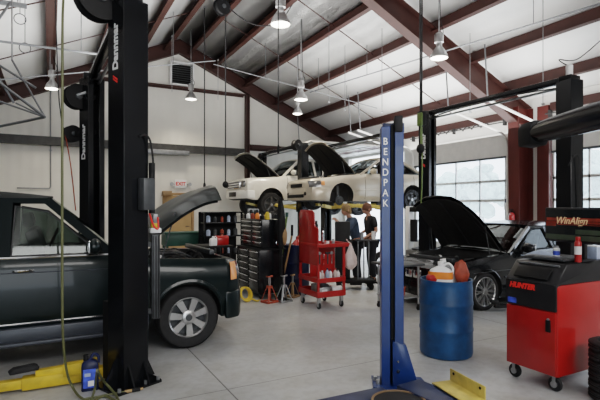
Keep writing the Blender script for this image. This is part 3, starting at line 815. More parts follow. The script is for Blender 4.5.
MB().cyl((-.95, .62, .2), (-.97, .6, .62), .05, .04).build('suspension_strut', 'dgrey', c.root)

# ---- white pickup on the rear lift
D = dict(paint='truck', hf=-.88, hr=-4.3, hz=.40, wr=.385, ww=.25, ar=.46, hw=.97, bay=(-1.25, -.25), lip=.02,
 st=[(0.0, .62, .80, 1.0, 1.08, .80, .86, .84, .72, .5, 1.09),
  (-.06, .50, .78, 1.02, 1.12, .88, .93, .92, .82, .6, 1.125),
  (-.25, .46, .76, 1.05, 1.16, .90, .96, .95, .86, .7, 1.165),
  (-.27, .46, .76, 1.05, 1.16, .90, .96, .95, .86, .72, .7),
  (-.88, .46, .74, 1.07, 1.19, .91, .985, .965, .88, .76, .7),
  (-1.23, .46, .74, 1.09, 1.22, .91, .97, .96, .89, .76, .7),
  (-1.25, .46, .74, 1.09, 1.23, .91, .97, .96, .89, .76, 1.24),
  (-1.6, .46, .74, 1.12, 1.26, .91, .97, .96, .89, .7, 1.265),
  (-3.15, .46, .74, 1.12, 1.27, .91, .97, .96, .89, .7, 1.275),
  (-3.2, .46, .74, 1.12, 1.27, .91, .97, .96, .91, .8, .9),
  (-5.2, .50, .76, 1.12, 1.27, .91, .97, .96, .91, .8, .9),
  (-5.3, .52, .78, 1.12, 1.27, .86, .93, .93, .88, .8, .9)],
 g=dict(wb=.885, wr=.70, za=1.25, zr=1.80, crown=.05, pw=.07, x=(-1.32, -2.0, -2.95, -3.12), pillars=[(-2.55, -2.53, .06)], seat=-2.25, glass='glassd',
  win=[[(-1.56, 1.29), (-2.0, 1.73), (-2.46, 1.76), (-2.5, 1.29)], [(-2.6, 1.29), (-2.58, 1.76), (-2.9, 1.75), (-3.0, 1.29)]]))
c = Car('pickup_truck', 'white pickup raised on the rear lift with its hood open', 'truck', (5.38, 14.55, 1.45), PI, D, .09)
c.body(); c.wheels('plain'); c.greenhouse()
c.hood(-1.26, 1.26, .84, 0, .80, 1.28, math.radians(40), curve=.12, round_=.08)
c.engine(-1.1, -.4, .6, 1.08)
for xx in (-1.45, -2.57): c.line([(xx, 1.24), (xx, .56)], .006, 'blackm', 'door_gap')
c.handle(-2.4, 1.08); c.mirror(-1.62, 1.36, .90)
for q in (-1, 1):
    MB().box((-.02, q*.72, .96), (.1, .3, .2)).build('headlight', 'lens', c.root, .03)
mb = MB(); mb.box((.03, 0, .94), (.06, 1.1, .26)); mb.build('grille', 'chrome', c.root, .03)
mb = MB()
for k in range(3): mb.box((.062, 0, .86+.08*k), (.02, 1.0, .035))
mb.build('grille_slot', 'dgrey', c.root, .004)
MB().prism([(-.3, -.98), (-.05, -.96), (.07, -.7), (.10, 0), (.07, .7), (-.05, .96), (-.3, .98), (-.3, .86), (-.05, .8), (0, 0), (-.05, -.8), (-.3, -.86)], 'z', .50, .76).build('front_bumper', 'white', c.root, .03)
mb = MB().box((.10, 0, .64), (.02, .62, .15)); mb.build('licence_plate', 'plas', c.root, .005)
# ------------------------------------------------------------------ two-post lifts
def channel(w, d, t, lip):
    """C section, opening towards +y, local outline"""
    return [(-w/2, -d/2), (w/2, -d/2), (w/2, d/2), (w/2-lip, d/2), (w/2-lip, d/2-t), (w/2-t, d/2-t), (w/2-t, -d/2+t), (-w/2+t, -d/2+t), (-w/2+t, d/2-t), (-w/2+lip, d/2-t), (-w/2+lip, d/2), (-w/2, d/2)]
def post(root, p, rz, h, w, d, mat, basemat=None, lip=.085, t=.02):
    T = Matrix.Translation(V(p)) @ Matrix.Rotation(rz, 4, 'Z'); basemat = basemat or mat
    o = MB().prism(channel(w, d, t, lip), 'z', .02, h, T).build('post', mat, root, .006, seg=1)
    mb = MB(); mb.prism([(-w*.85, -d*.8), (w*.85, -d*.8), (w*.95, -d*.5), (w*.95, d*.8), (-w*.95, d*.8), (-w*.95, -d*.5)], 'z', 0, .022, T)
    mb.build('base_plate', basemat, root)
    for sx in (-1, 1):
        g = MB().prism([(0, .022), (sx*.14, .022), (sx*.03, .26), (0, .28)], 'y', -d*.1-.008, -d*.1+.008, T @ Matrix.Translation((sx*w/2, 0, 0))); g.build('gusset', mat, root)
        g = MB().prism([(-d/2-.0, .022), (-d/2-.10, .022), (-d/2, .22)], 'x', -.008, .008, T @ Matrix.Translation((sx*w*.3, 0, 0))); g.build('gusset', mat, root)
    for sx in (-1, -.33, .33, 1):
        for sy in (-.68,):
            q = T @ V((sx*w*.78, sy*d, 0)); MB().cyl(q+V((0,0,.02)), q+V((0,0,.055)), .016, n=6).build('anchor_bolt', 'galv', root)
    return T
def carriage(root, T, z, d, mat='blackm'):
    c = MB(); c.box((0, d*.5+.05, z+.35), (.22, .16, .75)); c.v = [T @ p for p in c.v]; c.build('carriage', mat, root, .008)
    return T @ V((0, d*.5+.14, z+.08))
def arm(root, a, b, pad=True, mat='yellow', h=.1):
    a, b = V(a), V(b); m = a+(b-a)*.58
    o = MB().bar(a, m, .11, h).build('swing_arm', mat, root, .008)
    MB().bar(a+(b-a)*.45, b, .08, h*.75).build('arm_extension', mat, o, .006)
    if pad:
        MB().lathe([(.05, h*.3), (.05, h*.5), (.07, h*.5), (.07, h*.5+.03), (.01, h*.5+.03)], b, 'Z', 16).build('lift_pad', 'rubber', o)
def lift(label, near, far, rn, rf, h, cz, arms, mat='black', name='vehicle_lift', text_on=('near',), beam=True, armmat='yellow', w=.26, d=.27, group='two-post lifts'):
    c = (V(near)+V(far))/2; root = thing(name, label, 'car lift', (c.x, c.y, 0), group=group)
    Ts = [post(root, near, rn, h, w, d, mat), post(root, far, rf, h, w, d, mat)]
    for T, which in zip(Ts, ('near', 'far')):
        k = carriage(root, T, cz, d)
        for b in arms[which]: arm(root, k, b, True, armmat)
        # hydraulic cylinder and chain inside the post
        q = T @ V((0, 0, 0)); MB().cyl(q+V((0,0,.3)), q+V((0,0,h-.2)), .035, n=10).build('hydraulic_cylinder', 'chrome', root)
    if beam:
        n, f = V(near), V(far)
        MB().bar(n+V((0,0,h+.03)), f+V((0,0,h+.03)), .11, .09).build('crossbeam', mat, root, .008)
        MB().bar(n+V((.09,0,h-.06)), f+V((.09,0,h-.06)), .035, .035).build('shutoff_bar', 'whitep' if mat != 'black' else 'galv', root, .006)
        for p in (n, f): MB().box((p.x, p.y, h+.02), (.24, .2, .1)).build('beam_bracket', 'blackm', root, .01)
        # cables along the beam
        MB().tube(smooth([n+V((-.06,0,h-.1)), n*.7+f*.3+V((-.06,0,h-.03)), n*.3+f*.7+V((-.06,0,h-.03)), f+V((-.06,0,h-.1))], 6), .012, 6).build('hydraulic_hose', 'rubber', root)
    return root, Ts
H2 = 3.62
# the lift holding the SUV
near, far = V((.655, 4.68, 0)), V((.56, 7.72, 0))
la, Ts = lift('black two-post lift at the left with a post in front of the green car', near, far, math.radians(24), PI+math.radians(24), H2, .05,
   {'near': [], 'far': [(-.5, 7.15, .12), (1.6, 7.1, .12)]})
def face_text(T, s, w, d, z, size, parent, side, mat='txtw', sh=0):
    """letters running up a post face; side '-x' or '-y' in the post's frame"""
    R = T.to_3x3(); n = R @ (V((-1,0,0)) if side == '-x' else V((0,-1,0)) if side == '-y' else V((1,0,0)) if side == '+x' else V((0,1,0)))
    off = w/2 if 'x' in side else d/2
    p = T @ V((0,0,z))+n*(off+.002)
    X = V((0,0,1)); Y = n.cross(X)   # reading upwards
    return text(s, size, mat, parent, p, X, Y, shear=sh, bold=.004)
a, b = G(104, 377.5, .01)+V((0,0,.06)), G(-45, 400, .01)+V((0,0,.06)); arm(la, a, b, False, 'yellow', .11)
a, b = G(99, 364, .16), G(36, 374.5, .13); arm(la, a, b, False, 'yellow', .11)
face_text(Ts[0], 'Dannmar', .26, .27, 3.17, .115, la, '-x')
tt = face_text(Ts[0], '//', .26, .27, 2.86, .09, la, '-x', 'txtr', .3)
face_text(Ts[1], 'Dannmar', .26, .27, 2.65, .14, la, '+x')
# control box, switch, valve and cables on the near post
R24 = math.radians(24)
T = Ts[0]
def loc(T, x, y, z): return T @ V((x, y, z))
mb = MB(); mb.box((.075, -.185, 1.80), (.125, .10, .30)); mb.v = [T @ p for p in mb.v]; pu = mb.build('power_unit', 'dgrey', la, .012)
MB().cyl(loc(T, .15, -.16, 1.62), loc(T, .15, -.16, 2.1), .03, n=12).build('motor', 'blackm', pu)
MB().tube(smooth([loc(T, .03, -.14, 2.34), loc(T, .07, -.17, 2.36), loc(T, .12, -.18, 2.3), loc(T, .15, -.18, 2.1), loc(T, .13, -.18, 1.94)], 6), .010, 6).build('power_cable', 'rubber', la)
MB().tube(smooth([loc(T, .15, -.12, 1.62), loc(T, .17, -.16, 1.5), loc(T, .22, -.16, 1.47), loc(T, .23, -.14, 1.58)], 6), .009, 6).build('control_cable', 'txtr', la)
# folded-up arm sleeve standing next to the near post
p = G(154.5, 352); p = P(155, 352, 4.78)
mb = MB(); mb.box((p.x, p.y, .97), (.085, .10, .86)); ad = mb.build('adapter_rack', 'dgrey', la, .01)
for k in (-.028, 0, .028): MB().box((p.x+k, p.y-.055, .97), (.008, .014, .84)).build('rack_rib', 'blackm', ad)
MB().box((p.x, p.y, 1.44), (.11, .10, .05)).build('rack_cap', 'whitep', ad, .008)
MB().box((p.x-.01, p.y, 1.495), (.06, .06, .05)).build('valve_block', 'yellow', ad, .006)
MB().box((p.x+.0, p.y, 1.56), (.05, .06, .10)).build('solenoid', 'grey', ad, .008)
MB().bar((p.x, p.y, .62), (p.x-.16, p.y-.03, .62), .05, .05).bar((p.x, p.y, 1.3), (p.x-.16, p.y-.03, 1.3), .05, .05).build('rack_bracket', 'dgrey', ad)

# the lift behind the black coupe
near, far = V((7.04, 4.36, 0)), V((7.04, 7.42, 0))
lb, Ts = lift('black two-post lift with one post on each side of the black coupe', near, far, math.radians(-8), PI+math.radians(10), H2, .05,
   {'near': [(6.2, 5.05, .12), (8.0, 5.05, .12)], 'far': [(6.3, 6.8, .12), (8.0, 6.8, .12)]}, armmat='black')
face_text(Ts[1], 'Dannmar', .26, .27, 2.95, .14, lb, '+x')
face_text(Ts[1], '//', .26, .27, 2.55, .11, lb, '+x', 'txtr', .3)
MB().tube(smooth([loc(Ts[0], -.14, -.1, 2.3), loc(Ts[0], -.1, -.17, 2.45), loc(Ts[0], -.02, -.17, 2.4), loc(Ts[0], 0, -.16, 1.9), loc(Ts[0], .03, -.16, 1.2)], 6), .009, 6).build('power_cable', 'rubber', lb)
MB().cyl(V((7.04, 4.36, H2+.08)), V((7.04, 4.36, H2+.24)), .05).build('pulley_cover', 'whitep', lb)
MB().tube(smooth([V((7.04, 4.36, H2+.22)), V((7.0, 4.5, H2+.36)), V((7.3, 4.4, H2+.38)), V((7.8, 4.3, H2+.75))], 6), .008, 6).build('supply_cable', 'rubber', lb)
# the lift under the champagne sedan
near, far = V((8.0, 9.62, 0)), V((8.0, 13.1, 0))
lc, Ts = lift('black two-post lift with yellow arms carrying the champagne sedan', near, far, math.radians(0), PI, H2, 1.58,
   {'near': [(6.95, 10.95, 1.76), (9.2, 10.95, 1.76)], 'far': [(7.0, 12.0, 1.76), (9.2, 12.0, 1.76)]}, armmat='yelgal')
face_text(Ts[1], 'Dannmar', .26, .27, 2.9, .14, lc, '+x')
# the lift under the white pickup
near, far = V((7.0, 12.85, 0)), V((7.0, 16.05, 0))
ld, Ts = lift('black two-post lift carrying the white pickup by the rear wall', near, far, 0, PI, H2, 1.55,
   {'near': [(6.0, 14.0, 1.82), (8.4, 14.0, 1.82)], 'far': [(6.0, 15.1, 1.82), (8.4, 15.1, 1.82)]}, armmat='yelgal')

# ------------------------------------------------------------------ blue single post lift in the middle foreground
bp = P(391.5, 384, 4.42); bp.z = 0
vd = math.atan2(-bp.y, -bp.x)                # direction from the post to the viewer's stand point
rz = vd-PI/2+math.radians(6)
le = thing('post_lift', 'bright blue lift post with white stacked lettering in the middle foreground', 'car lift', bp)
T = Matrix.Translation(bp) @ Matrix.Rotation(rz, 4, 'Z')
hb = 2.43; w_, d_ = .205, .19
MB().prism(channel(w_, d_, .012, .082), 'z', .01, hb, T).build('post', 'blue', le, .004, seg=1)
mb = MB(); mb.box((-.018, .02, hb/2+.03), (.055, .06, hb-.02)); mb.v = [T @ p for p in mb.v]; mb.build('slider', 'blackm', le)
mb = MB(); mb.box((-.055, d_*.3, hb+.02), (.075, .12, .15)); mb.v = [T @ p for p in mb.v]; mb.build('top_cap', 'blackm', le, .008)
mb = MB(); mb.box((-.02, -.04, hb+.0), (.2, .1, .09)); mb.v = [T @ p for p in mb.v]; mb.build('top_plate', 'blued', le, .006)
X = -(T.to_3x3() @ V((1, 0, 0)))
text(chr(10).join('BENDPAK'), .092, 'txtw', le, T @ V((.066, d_/2+.002, hb-.43)), X, (0,0,1), bold=.001, sx=.85, line=1.04)
# gusset wedge and base
vr = -(T.to_3x3() @ V((1, 0, 0)))            # to the viewer's right
vf = T.to_3x3() @ V((0, 1, 0))               # towards the viewer
def L_(r, f, z=0): return bp+vr*r+vf*f+V((0, 0, z))
mb = MB(); a = [(0.0, .02), (.235, .02), (.235, .04), (.125, .40), (.02, .43), (.0, .43)]
mb.add([L_(x, .10, z) for x, z in a]+[L_(x*1.0+.0, .02, z) for x, z in a], [list(range(6)), list(range(11, 5, -1))]+[[i, (i+1) % 6, 6+(i+1) % 6, 6+i] for i in range(6)])
mb.build('gusset', 'blue', le, .004)
MB().cyl(L_(.05, .10, .16), L_(.05, .115, .16), .016, n=8).build('anchor_bolt', 'chrome', le)
MB().cyl(L_(.05, .10, .25), L_(.05, .11, .25), .01, n=8).build('anchor_bolt', 'chrome', le)
for r, f in ((-.13, .06), (-.15, -.03)):
    MB().cyl(L_(r, f, 0), L_(r, f, .06), .02, n=6).build('anchor_bolt', 'galv', le)
mb = MB(); mb.prism([(-.18, -.16), (.3, -.16), (.34, .14), (-.18, .14)], 'z', 0, .02, Matrix.Translation(bp) @ Matrix(((vr.x, vf.x, 0, 0), (vr.y, vf.y, 0, 0), (0, 0, 1, 0), (0, 0, 0, 1)))); mb.build('base_plate', 'blue', le)
# low foreground arms of the blue lift: turning disc and flat arms
q = G(399, 402, .1)
MB().lathe([(.23, .0), (.235, .03), (.225, .075), (.20, .085), (.01, .09)], (q.x, q.y, .02), 'Z', 36).build('turning_disc', 'rubber', le)
MB().lathe([(.205, .084), (.222, .084), (.222, .093), (.205, .093)], (q.x, q.y, .02), 'Z', 36, False).build('disc_rim', 'card', le)
a = G(408, 384, .10); b = G(472, 412, .10); sd = (b-a).cross(V((0,0,1))).normalized()
MB().bar(a, b, .28, .04).build('flat_arm', 'blued', le, .008)
a = G(388, 393, .06); b = G(318, 408, .06)
MB().bar(a, b, .2, .05).build('flat_arm', 'blued', le, .008)
# yellow bracket resting on the blue arm
A1, A2 = G(451, 381, .13), G(486, 401, .13)
dr = (A2-A1).normalized(); nr = V((0,0,1)).cross(dr); 
if nr.dot(-A1) < 0: nr = -nr
ybr = MB(); L = (A2-A1).length; t = .012
poly = [(0, 0), (.20, 0), (.20, t), (t, t), (t, .115), (0, .115)]
ybr.add([A1+nr*x+V((0,0,z)) for x, z in poly]+[A2+nr*x+V((0,0,z)) for x, z in poly], [list(range(6)), list(range(11, 5, -1))]+[[i, (i+1) % 6, 6+(i+1) % 6, 6+i] for i in range(6)])
o = solo(ybr, 'angle_bracket', 'yelgal', 'yellow right-angle steel bracket lying on the flat blue arm in the right foreground', 'bracket', bevel=.003)
for k in (.12, .88):
    c = A1.lerp(A2, k)+V((0,0,.085)); MB().cyl(c-nr*.002, c+nr*.016, .012, n=10).build('bolt_hole', 'blackm', o)

# ------------------------------------------------------------------ wheel alignment cabinet, monitor and camera boom
X0, X1, Y0, Y1 = 4.0, 4.85, 2.585, 3.11
cab = thing('alignment_cabinet', 'red and black wheel alignment cabinet on casters at the right edge', 'cabinet', ((X0+X1)/2, (Y0+Y1)/2, 0))
mb = MB().prism([(X0, .145), (X1, .145), (X1, .97), (X0+.02, .97), (X0, .95)], 'y', Y0, Y1); mb.build('cabinet_body', 'redtool', cab, .012)
mb = MB().box((X0-.008, (Y0+Y1)/2, .44), (.02, Y1-Y0-.02, .57)); dr_ = mb.build('cabinet_door', 'redtool', cab, .006)
MB().box((X0-.022, Y0+.075, .60), (.02, .045, .11)).build('door_latch', 'blackm', dr_, .006); MB().cyl((X0-.03, Y0+.075, .66), (X0-.018, Y0+.075, .66), .012, n=10).build('lock', 'galv', dr_)
mb = MB().prism([(X0-.018, .735), (X0+.05, .735), (X0+.05, .975), (X0-.018, .975)], 'y', Y0+.005, Y1-.003); mb.build('front_panel', 'plas', cab, .006)
text('HUNTER', .068, 'txtr', cab, (X0-.021, Y1-.18, .925), (0, -1, 0), (0, 0, 1), shear=.25, bold=.004)
MB().box((X0-.02, Y1-.075, .775), (.004, .09, .05)).build('blue_sticker', 'label', cab)
mb = MB().prism([(X0-.018, .975), (X0+.14, 1.155), (X1, 1.175), (X1, .97), (X0, .97)], 'y', Y0, Y1); mb.build('printer_hood', 'plas', cab, .015)
# dark printer recess in the sloped front
a = V((X0+.0, 0, 1.0)); n = V((-.75, 0, .66))
mb = MB(); mb.bar((X0+.022, Y0+.09, 1.058), (X0+.022, Y1-.09, 1.058), .12, .02, (-.75, 0, .66)); mb.build('paper_slot', 'blackm', cab, .004)
mb = MB(); mb.bar((X0+.11, Y0+.05, 1.135), (X0+.11, Y1-.05, 1.135), .02, .02); mb.build('slot_lip', 'grey', cab, .004)
for x, y in ((X0+.06, Y1-.05), (X0+.06, Y0+.06), (X1-.06, Y1-.05), (X1-.06, Y0+.06)):
    k = MB().lathe([(.06, -.017), (.065, -.008), (.065, .008), (.06, .017)], (x, y, .066), 'X', 20).build('caster', 'rubber', cab)
    MB().lathe([(.03, -.03), (.03, .03)], (x, y, .066), 'X', 12).bar((x-.028, y, .06), (x-.022, y, .145), .03, .008, (1, 0, 0)).bar((x+.028, y, .06), (x+.022, y, .145), .03, .008, (1, 0, 0)).build('caster_fork', 'galv', k)
# keyboard tray on top
kb = thing('keyboard', 'dark keyboard lying on top of the red alignment cabinet', 'keyboard', (X0+.27, 2.86, 1.165))
MB().box((X0+.27, 2.86, 1.183), (.17, .42, .022)).build('keyboard_case', 'dgrey', kb, .005)
mb = MB()
for i in range(5):
    for j in range(14): mb.box((X0+.21+i*.03, 2.68+j*.028, 1.197), (.022, .021, .008))
mb.build('keys', 'grey', kb)
# monitor
mon = thing('monitor', 'wide flat monitor with red and cream logo above the red cabinet', 'monitor', (4.45, 2.66, 1.17))
ax = V((4.50, 3.045, 0)); bx = V((4.33, 2.30, 0)); dx = (bx-ax).normalized(); nx = V((-.97, .22, 0)); nx = (V((0,0,1)).cross(dx)); 
if nx.dot(V((-1,-.4,0))) < 0: nx = -nx
def ms(s, z, o=0): return ax+dx*s+V((0,0,z))+nx*o
Wm = (bx-ax).length
def slab(s0, s1, z0, z1, o0, o1):
    return MB().add([ms(s, z, o) for s in (s0, s1) for z in (z0, z1) for o in (o0, o1)], [(0,1,3,2),(4,6,7,5),(0,4,5,1),(2,3,7,6),(0,2,6,4),(1,5,7,3)])
slab(0, Wm, 1.335, 1.675, -.05, 0).build('monitor_case', 'plas', mon, .01)
scr = slab(.02, Wm-.02, 1.355, 1.655, 0, .003).build('screen', 'screen', mon)
for z0, z1, s0, s1 in ((1.545, 1.575, .03, Wm-.03), (1.49, 1.54, .02, .15), (1.52, 1.54, .02, Wm-.05), (1.505, 1.512, .16, Wm-.1)):
    slab(s0, s1, z0, z1, .003, .004).build('red_stripe', 'screenr', scr)
slab(.02, Wm-.02, 1.36, 1.41, .003, .004).build('olive_band', 'screeng', scr)
slab(.38, Wm-.06, 1.42, 1.465, .003, .0045).build('caption_box', 'screeng', scr)
text('WinAlign', .098, 'txto', mon, ms(Wm*.43, 1.545, .006), dx, (0,0,1), shear=.3, bold=.0005)
c = ms(Wm*.5, 1.17, -.06)
MB().bar(c, c+V((0,0,.3)), .10, .05, (1,0,0)).build('monitor_neck', 'plas', mon, .008); MB().lathe([(.12, 0), (.12, .012), (.02, .02)], c, 'Z', 24).build('monitor_base', 'plas', mon)
# camera boom on its own column just out of the frame
pod = P(533, 134, 3.9); bd = V((.41, .915, 0)).normalized(); side = V((bd.y, -bd.x, 0))
boom = thing('camera_boom', 'black alignment camera boom with rounded end reaching in from the upper right', 'boom', (pod-bd*1.45+side*.0).to_tuple()[:2]+(0,))
e0 = pod-bd*2.6
MB().tube([pod-bd*.05, pod-bd*.3, pod-bd*1.3, e0+bd*.1], [.078, .092, .10, .09], 18).build('boom_tube', 'black', boom)
T = Matrix(((side.x, bd.x, 0, 0), (side.y, bd.y, 0, 0), (0, 0, 1, 0), (0, 0, 0, 1)))
mb = MB().prism([(-.08, -.10), (.06, -.11), (.085, -.06), (.085, .06), (.05, .10), (-.05, .10), (-.085, .05)], 'y', -.10, .1, Matrix.Translation(pod) @ T)
po = mb.build('camera_pod', 'blackm', boom, .02)
lf = pod-bd*.125
MB().lathe([(.05, 0), (.05, -.015), (.03, -.02), (.003, -.012)], lf, 'Y', 20, T=T.to_3x3()).build('camera_lens', 'blackm', po)
MB().lathe([(.011, 0), (.011, -.025), (.002, -.028)], lf+V((0,0,.035))-side*.0, 'Y', 10, T=T.to_3x3()).build('indicator_lamp', 'orange', po)
mb = MB().box((0,0,0), (.1, .1, .1)); cc = pod-bd*1.45
MB().box((cc.x+side.x*.16, cc.y+side.y*.16, 1.25), (.13, .13, 2.5)).build('boom_column', 'black', boom, .01)
MB().bar(cc, cc+side*.16, .12, .14).build('column_clamp', 'blackm', boom, .01)
MB().box((cc.x+side.x*.16, cc.y+side.y*.16, .02), (.5, .5, .04)).build('column_base', 'black', boom, .01)
# cans and cloth on the cabinet
def spray_can(u, v, z, h, r, body, cap, label):
    p = G(u, v, z); t = thing('spray_can', label, 'can', p, group='cans on the red cabinet')
    MB().lathe([(r*.95, 0), (r, .004), (r, h*.78), (r*.7, h*.84), (r*.45, h*.86)], p, 'Z', 20).build('can_body', body, t)
    MB().lathe([(r*.72, h*.85), (r*.72, h*.97), (r*.6, h), (.002, h)], p, 'Z', 16).build('can_cap', cap, t)
    MB().lathe([(r*1.012, h*.3), (r*1.012, h*.62)], p, 'Z', 20, False).build('can_label', 'whitep' if body != 'whitep' else 'label', t)
spray_can(578, 262, 1.17, .235, .030, 'redtool', 'redtool', 'red and white spray can standing under the monitor on the cabinet')
spray_can(556.5, 259, 1.172, .13, .030, 'whitep', 'galv', 'short white can beside the blue cloth on the cabinet')
rows = []; c0 = G(541, 257, 1.165)
rnd = random.Random(5)
for i in range(9):
    row = []
    for j in range(9):
        a, b = i/8*2-1, j/8*2-1; e = max(0, 1-max(abs(a), abs(b))**2)
        row.append(c0+V((.10*a, .16*b, .008+.055*e*(.6+.5*math.sin(3*a+2*b))+rnd.uniform(0, .008))))
    rows.append(row)
solo(MB().sheet(rows, .006), 'shop_cloth', 'cloth', 'crumpled pale blue cloth on top of the red cabinet next to the short can', 'cloth')
p = V((4.72, 2.68, 1.172))
t = thing('paper_box', 'pale blue box at the right end of the red cabinet top', 'box', p)
MB().box((p.x, p.y, .06+1.172), (.1, .12, .12)).build('box_body', 'cloth', t, .004); MB().box((p.x, p.y, 1.172+.123), (.104, .124, .012)).build('box_lid', 'whitep', t, .003)
# stack of black rings at the right border
names = ['topmost', 'second from the top', 'third from the top', 'fourth from the top', 'fifth from the top', 'lowest']
c = G(613.5, 399.5)
for i in range(6):
    z = .085*(5-i); 
    t = thing('rubber_ring', names[i]+' black rubber ring in the stack at the lower right corner', 'rubber ring', (c.x, c.y, z), group='stacked black rubber rings')
    MB().lathe([(.12, 0), (.175, .0), (.19, .018), (.19, .03), (.172, .042), (.19, .054), (.188, .07), (.16, .085), (.12, .085)], (c.x, c.y, z), 'Z', 32, False).lathe([(.12, .085), (.12, 0)], (c.x, c.y, z), 'Z', 32, False).build('ring_body', 'rubber', t)
    mb = MB().lathe([(.176, .039), (.182, .042), (.176, .045)], (c.x, c.y, z), 'Z', 32, False); mb.build('ring_seam', 'galv', t)

# ------------------------------------------------------------------ blue drum full of trash
c = G(446, 353.5)
dm = thing('plastic_drum', 'big blue plastic drum used as a bin in front of the black coupe', 'drum', (c.x, c.y, 0))
R = .294; hh = .86
prof = [(R*.9, 0), (R*.97, .015), (R, .05), (R*1.0, .28), (R*1.018, .295), (R*1.018, .315), (R, .33), (R, .57), (R*1.018, .585), (R*1.018, .605), (R, .62), (R*.995, .77), (R*.97, .82), (R*.99, .84), (R*.99, hh), (R*.93, hh), (R*.92, .12), (.01, .1)]
MB().lathe(prof, c, 'Z', 48).build('drum_shell', 'drum', dm)
def jug(p, s, label, body, cap, lab, name='plastic_jug', rz=0.0, tilt=0.0):
    t = thing(name, label, 'jug', p)
    Rm = Matrix.Rotation(rz, 3, 'Z') @ Matrix.Rotation(tilt, 3, 'X')
    mb = MB(); prof = [(.09, .13, 0), (.10, .14, .01), (.10, .14, .2), (.085, .12, .25), (.04, .05, .29), (.028, .028, .30), (.028, .028, .315)]
    rings = []
    for a, b, z in prof:
        rings.append([Rm @ (V((math.copysign(abs(math.cos(q))**.6, math.cos(q))*b*s, math.copysign(abs(math.sin(q))**.6, math.sin(q))*a*s, z*s)) )+V(p) for q in [2*PI*k/20 for k in range(20)]])
    mb.rings(rings).build('jug_body', body, t)
    MB().cyl(Rm @ V((0, 0, .312*s))+V(p), Rm @ V((0, 0, .35*s))+V(p), .034*s, n=14).build('jug_cap', cap, t)
    MB().tube([Rm @ (q*s)+V(p) for q in smooth([V((.03, 0, .30)), V((.09, 0, .33)), V((.14, 0, .27)), V((.125, 0, .18))], 5)], .014*s, 7).build('jug_handle', body, t)
    if lab:
        rings = [[Rm @ V((math.copysign(abs(math.cos(q))**.6, math.cos(q))*.143*s, math.copysign(abs(math.sin(q))**.6, math.sin(q))*.103*s, z*s))+V(p) for q in [PI+PI*k/12 for k in range(13)]] for z in (.15, .235)]
        MB().grid(rings).build('jug_label', lab, t)
    return t
jug(c+V((CY*-.08-SY*.06, -SY*-.08-CY*.06, .73)), .95, 'white plastic jug with orange label sticking out of the blue drum', 'whitep', 'whitep', 'orange', rz=-.85)
jug(c+V((CY*.06+SY*.08, -SY*.06+CY*.08, .73)), 1.0, 'grey bottle behind the white jug in the blue drum', 'galv', 'whitep', None, rz=.8, tilt=-.2)
def crumple(c, sx, sy, sz, seed, n=16, m=10, k=.22):
    rnd = random.Random(seed); mb = MB(); rings = []
    ph = [rnd.uniform(0, 6) for _ in range(6)]
    for i in range(m+1):
        q = min(max(PI*i/m, .08), PI-.08); ring = []
        for j in range(n):
            a = 2*PI*j/n; e = 1+k*(math.sin(3*a+ph[0]+2*q)*.5+math.sin(5*a+ph[1]-3*q)*.4+rnd.uniform(-.25, .25))
            ring.append(V(c)+V((sx*e*math.sin(q)*math.cos(a), sy*e*math.sin(q)*math.sin(a), -sz*math.cos(q)*(1+.1*rnd.uniform(-1, 1)))))
        rings.append(ring)
    return mb.rings(rings)
mb = crumple(c+V((CY*.17, -SY*.17, .92)), .075, .085, .15, 3); solo(mb, 'red_bag', 'rust', 'crumpled bright red bag sticking out of the right side of the blue drum', 'bag')
mb = crumple(c+V((-CY*.19-SY*.08, SY*.19-CY*.08, .87)), .05, .07, .06, 8); solo(mb, 'wrapper', 'redtool', 'red and white wrapper at the left rim of the blue drum', 'wrapper')
mb = crumple(c+V((.0, -.0, .56)), .2, .2, .12, 12, 20, 10, .15); solo(mb, 'trash_bag', 'blackm', 'dark trash filling the blue drum under the jug', 'trash')
# ------------------------------------------------------------------ red service cart in the middle
X0, X1, Y0, Y1 = 3.84, 4.38, 6.55, 7.2
cart = thing('service_cart', 'tall red tool cart on casters in the middle of the floor', 'tool cart', ((X0+X1)/2, (Y0+Y1)/2, 0))
mb = MB().prism([(Y0, .22), (Y1, .22), (Y1, 1.60), (Y1-.05, 1.64), (Y0+.28, 1.64), (Y0+.22, 1.58), (Y0, 1.46)], 'x', X0, X0+.022); 
MB().prism([(Y0, .72), (Y1, .72), (Y1, 1.58), (Y1-.05, 1.63), (Y0+.2, 1.63), (Y0+.13, 1.58), (Y0+.11, 1.36), (Y0, 1.33)], 'x', X0, X0+.022).build('side_panel', 'redtool', cart, .006)
for y in (Y0+.02, Y1-.02):
    MB().box((X0+.02, y, .47), (.04, .04, .56)).build('corner_post', 'redtool', cart, .006)
    MB().box((X1-.02, y, .64), (.04, .04, .84)).build('corner_post', 'redtool', cart, .006)
def tray(z, hgt, x0=X0, x1=X1):
    mb = MB(); mb.box(((x0+x1)/2, (Y0+Y1)/2, z), (x1-x0, Y1-Y0, .016))
    for y in (Y0, Y1): mb.box(((x0+x1)/2, y, z+hgt/2), (x1-x0, .016, hgt))
    for x in (x0, x1): mb.box((x, (Y0+Y1)/2, z+hgt/2), (.016, Y1-Y0, hgt))
    return mb
tray(.20, .09).build('bottom_tray', 'redtool', cart, .004); tray(.44, .07).build('middle_tray', 'redtool', cart, .004); tray(1.02, .055, X0, X1+.06).build('top_tray', 'redtool', cart, .004)
MB().box(((X0+X1)/2, Y0+.30, .76), (X1-X0-.05, .02, .52)).build('back_panel', 'redtool', cart, .004)
MB().tube(smooth([(X1+.05, Y0+.03, 1.05), (X1+.10, Y0+.06, 1.06), (X1+.10, Y1-.06, 1.06), (X1+.05, Y1-.03, 1.05)], 5), .014, 8).build('push_handle', 'redtool', cart)
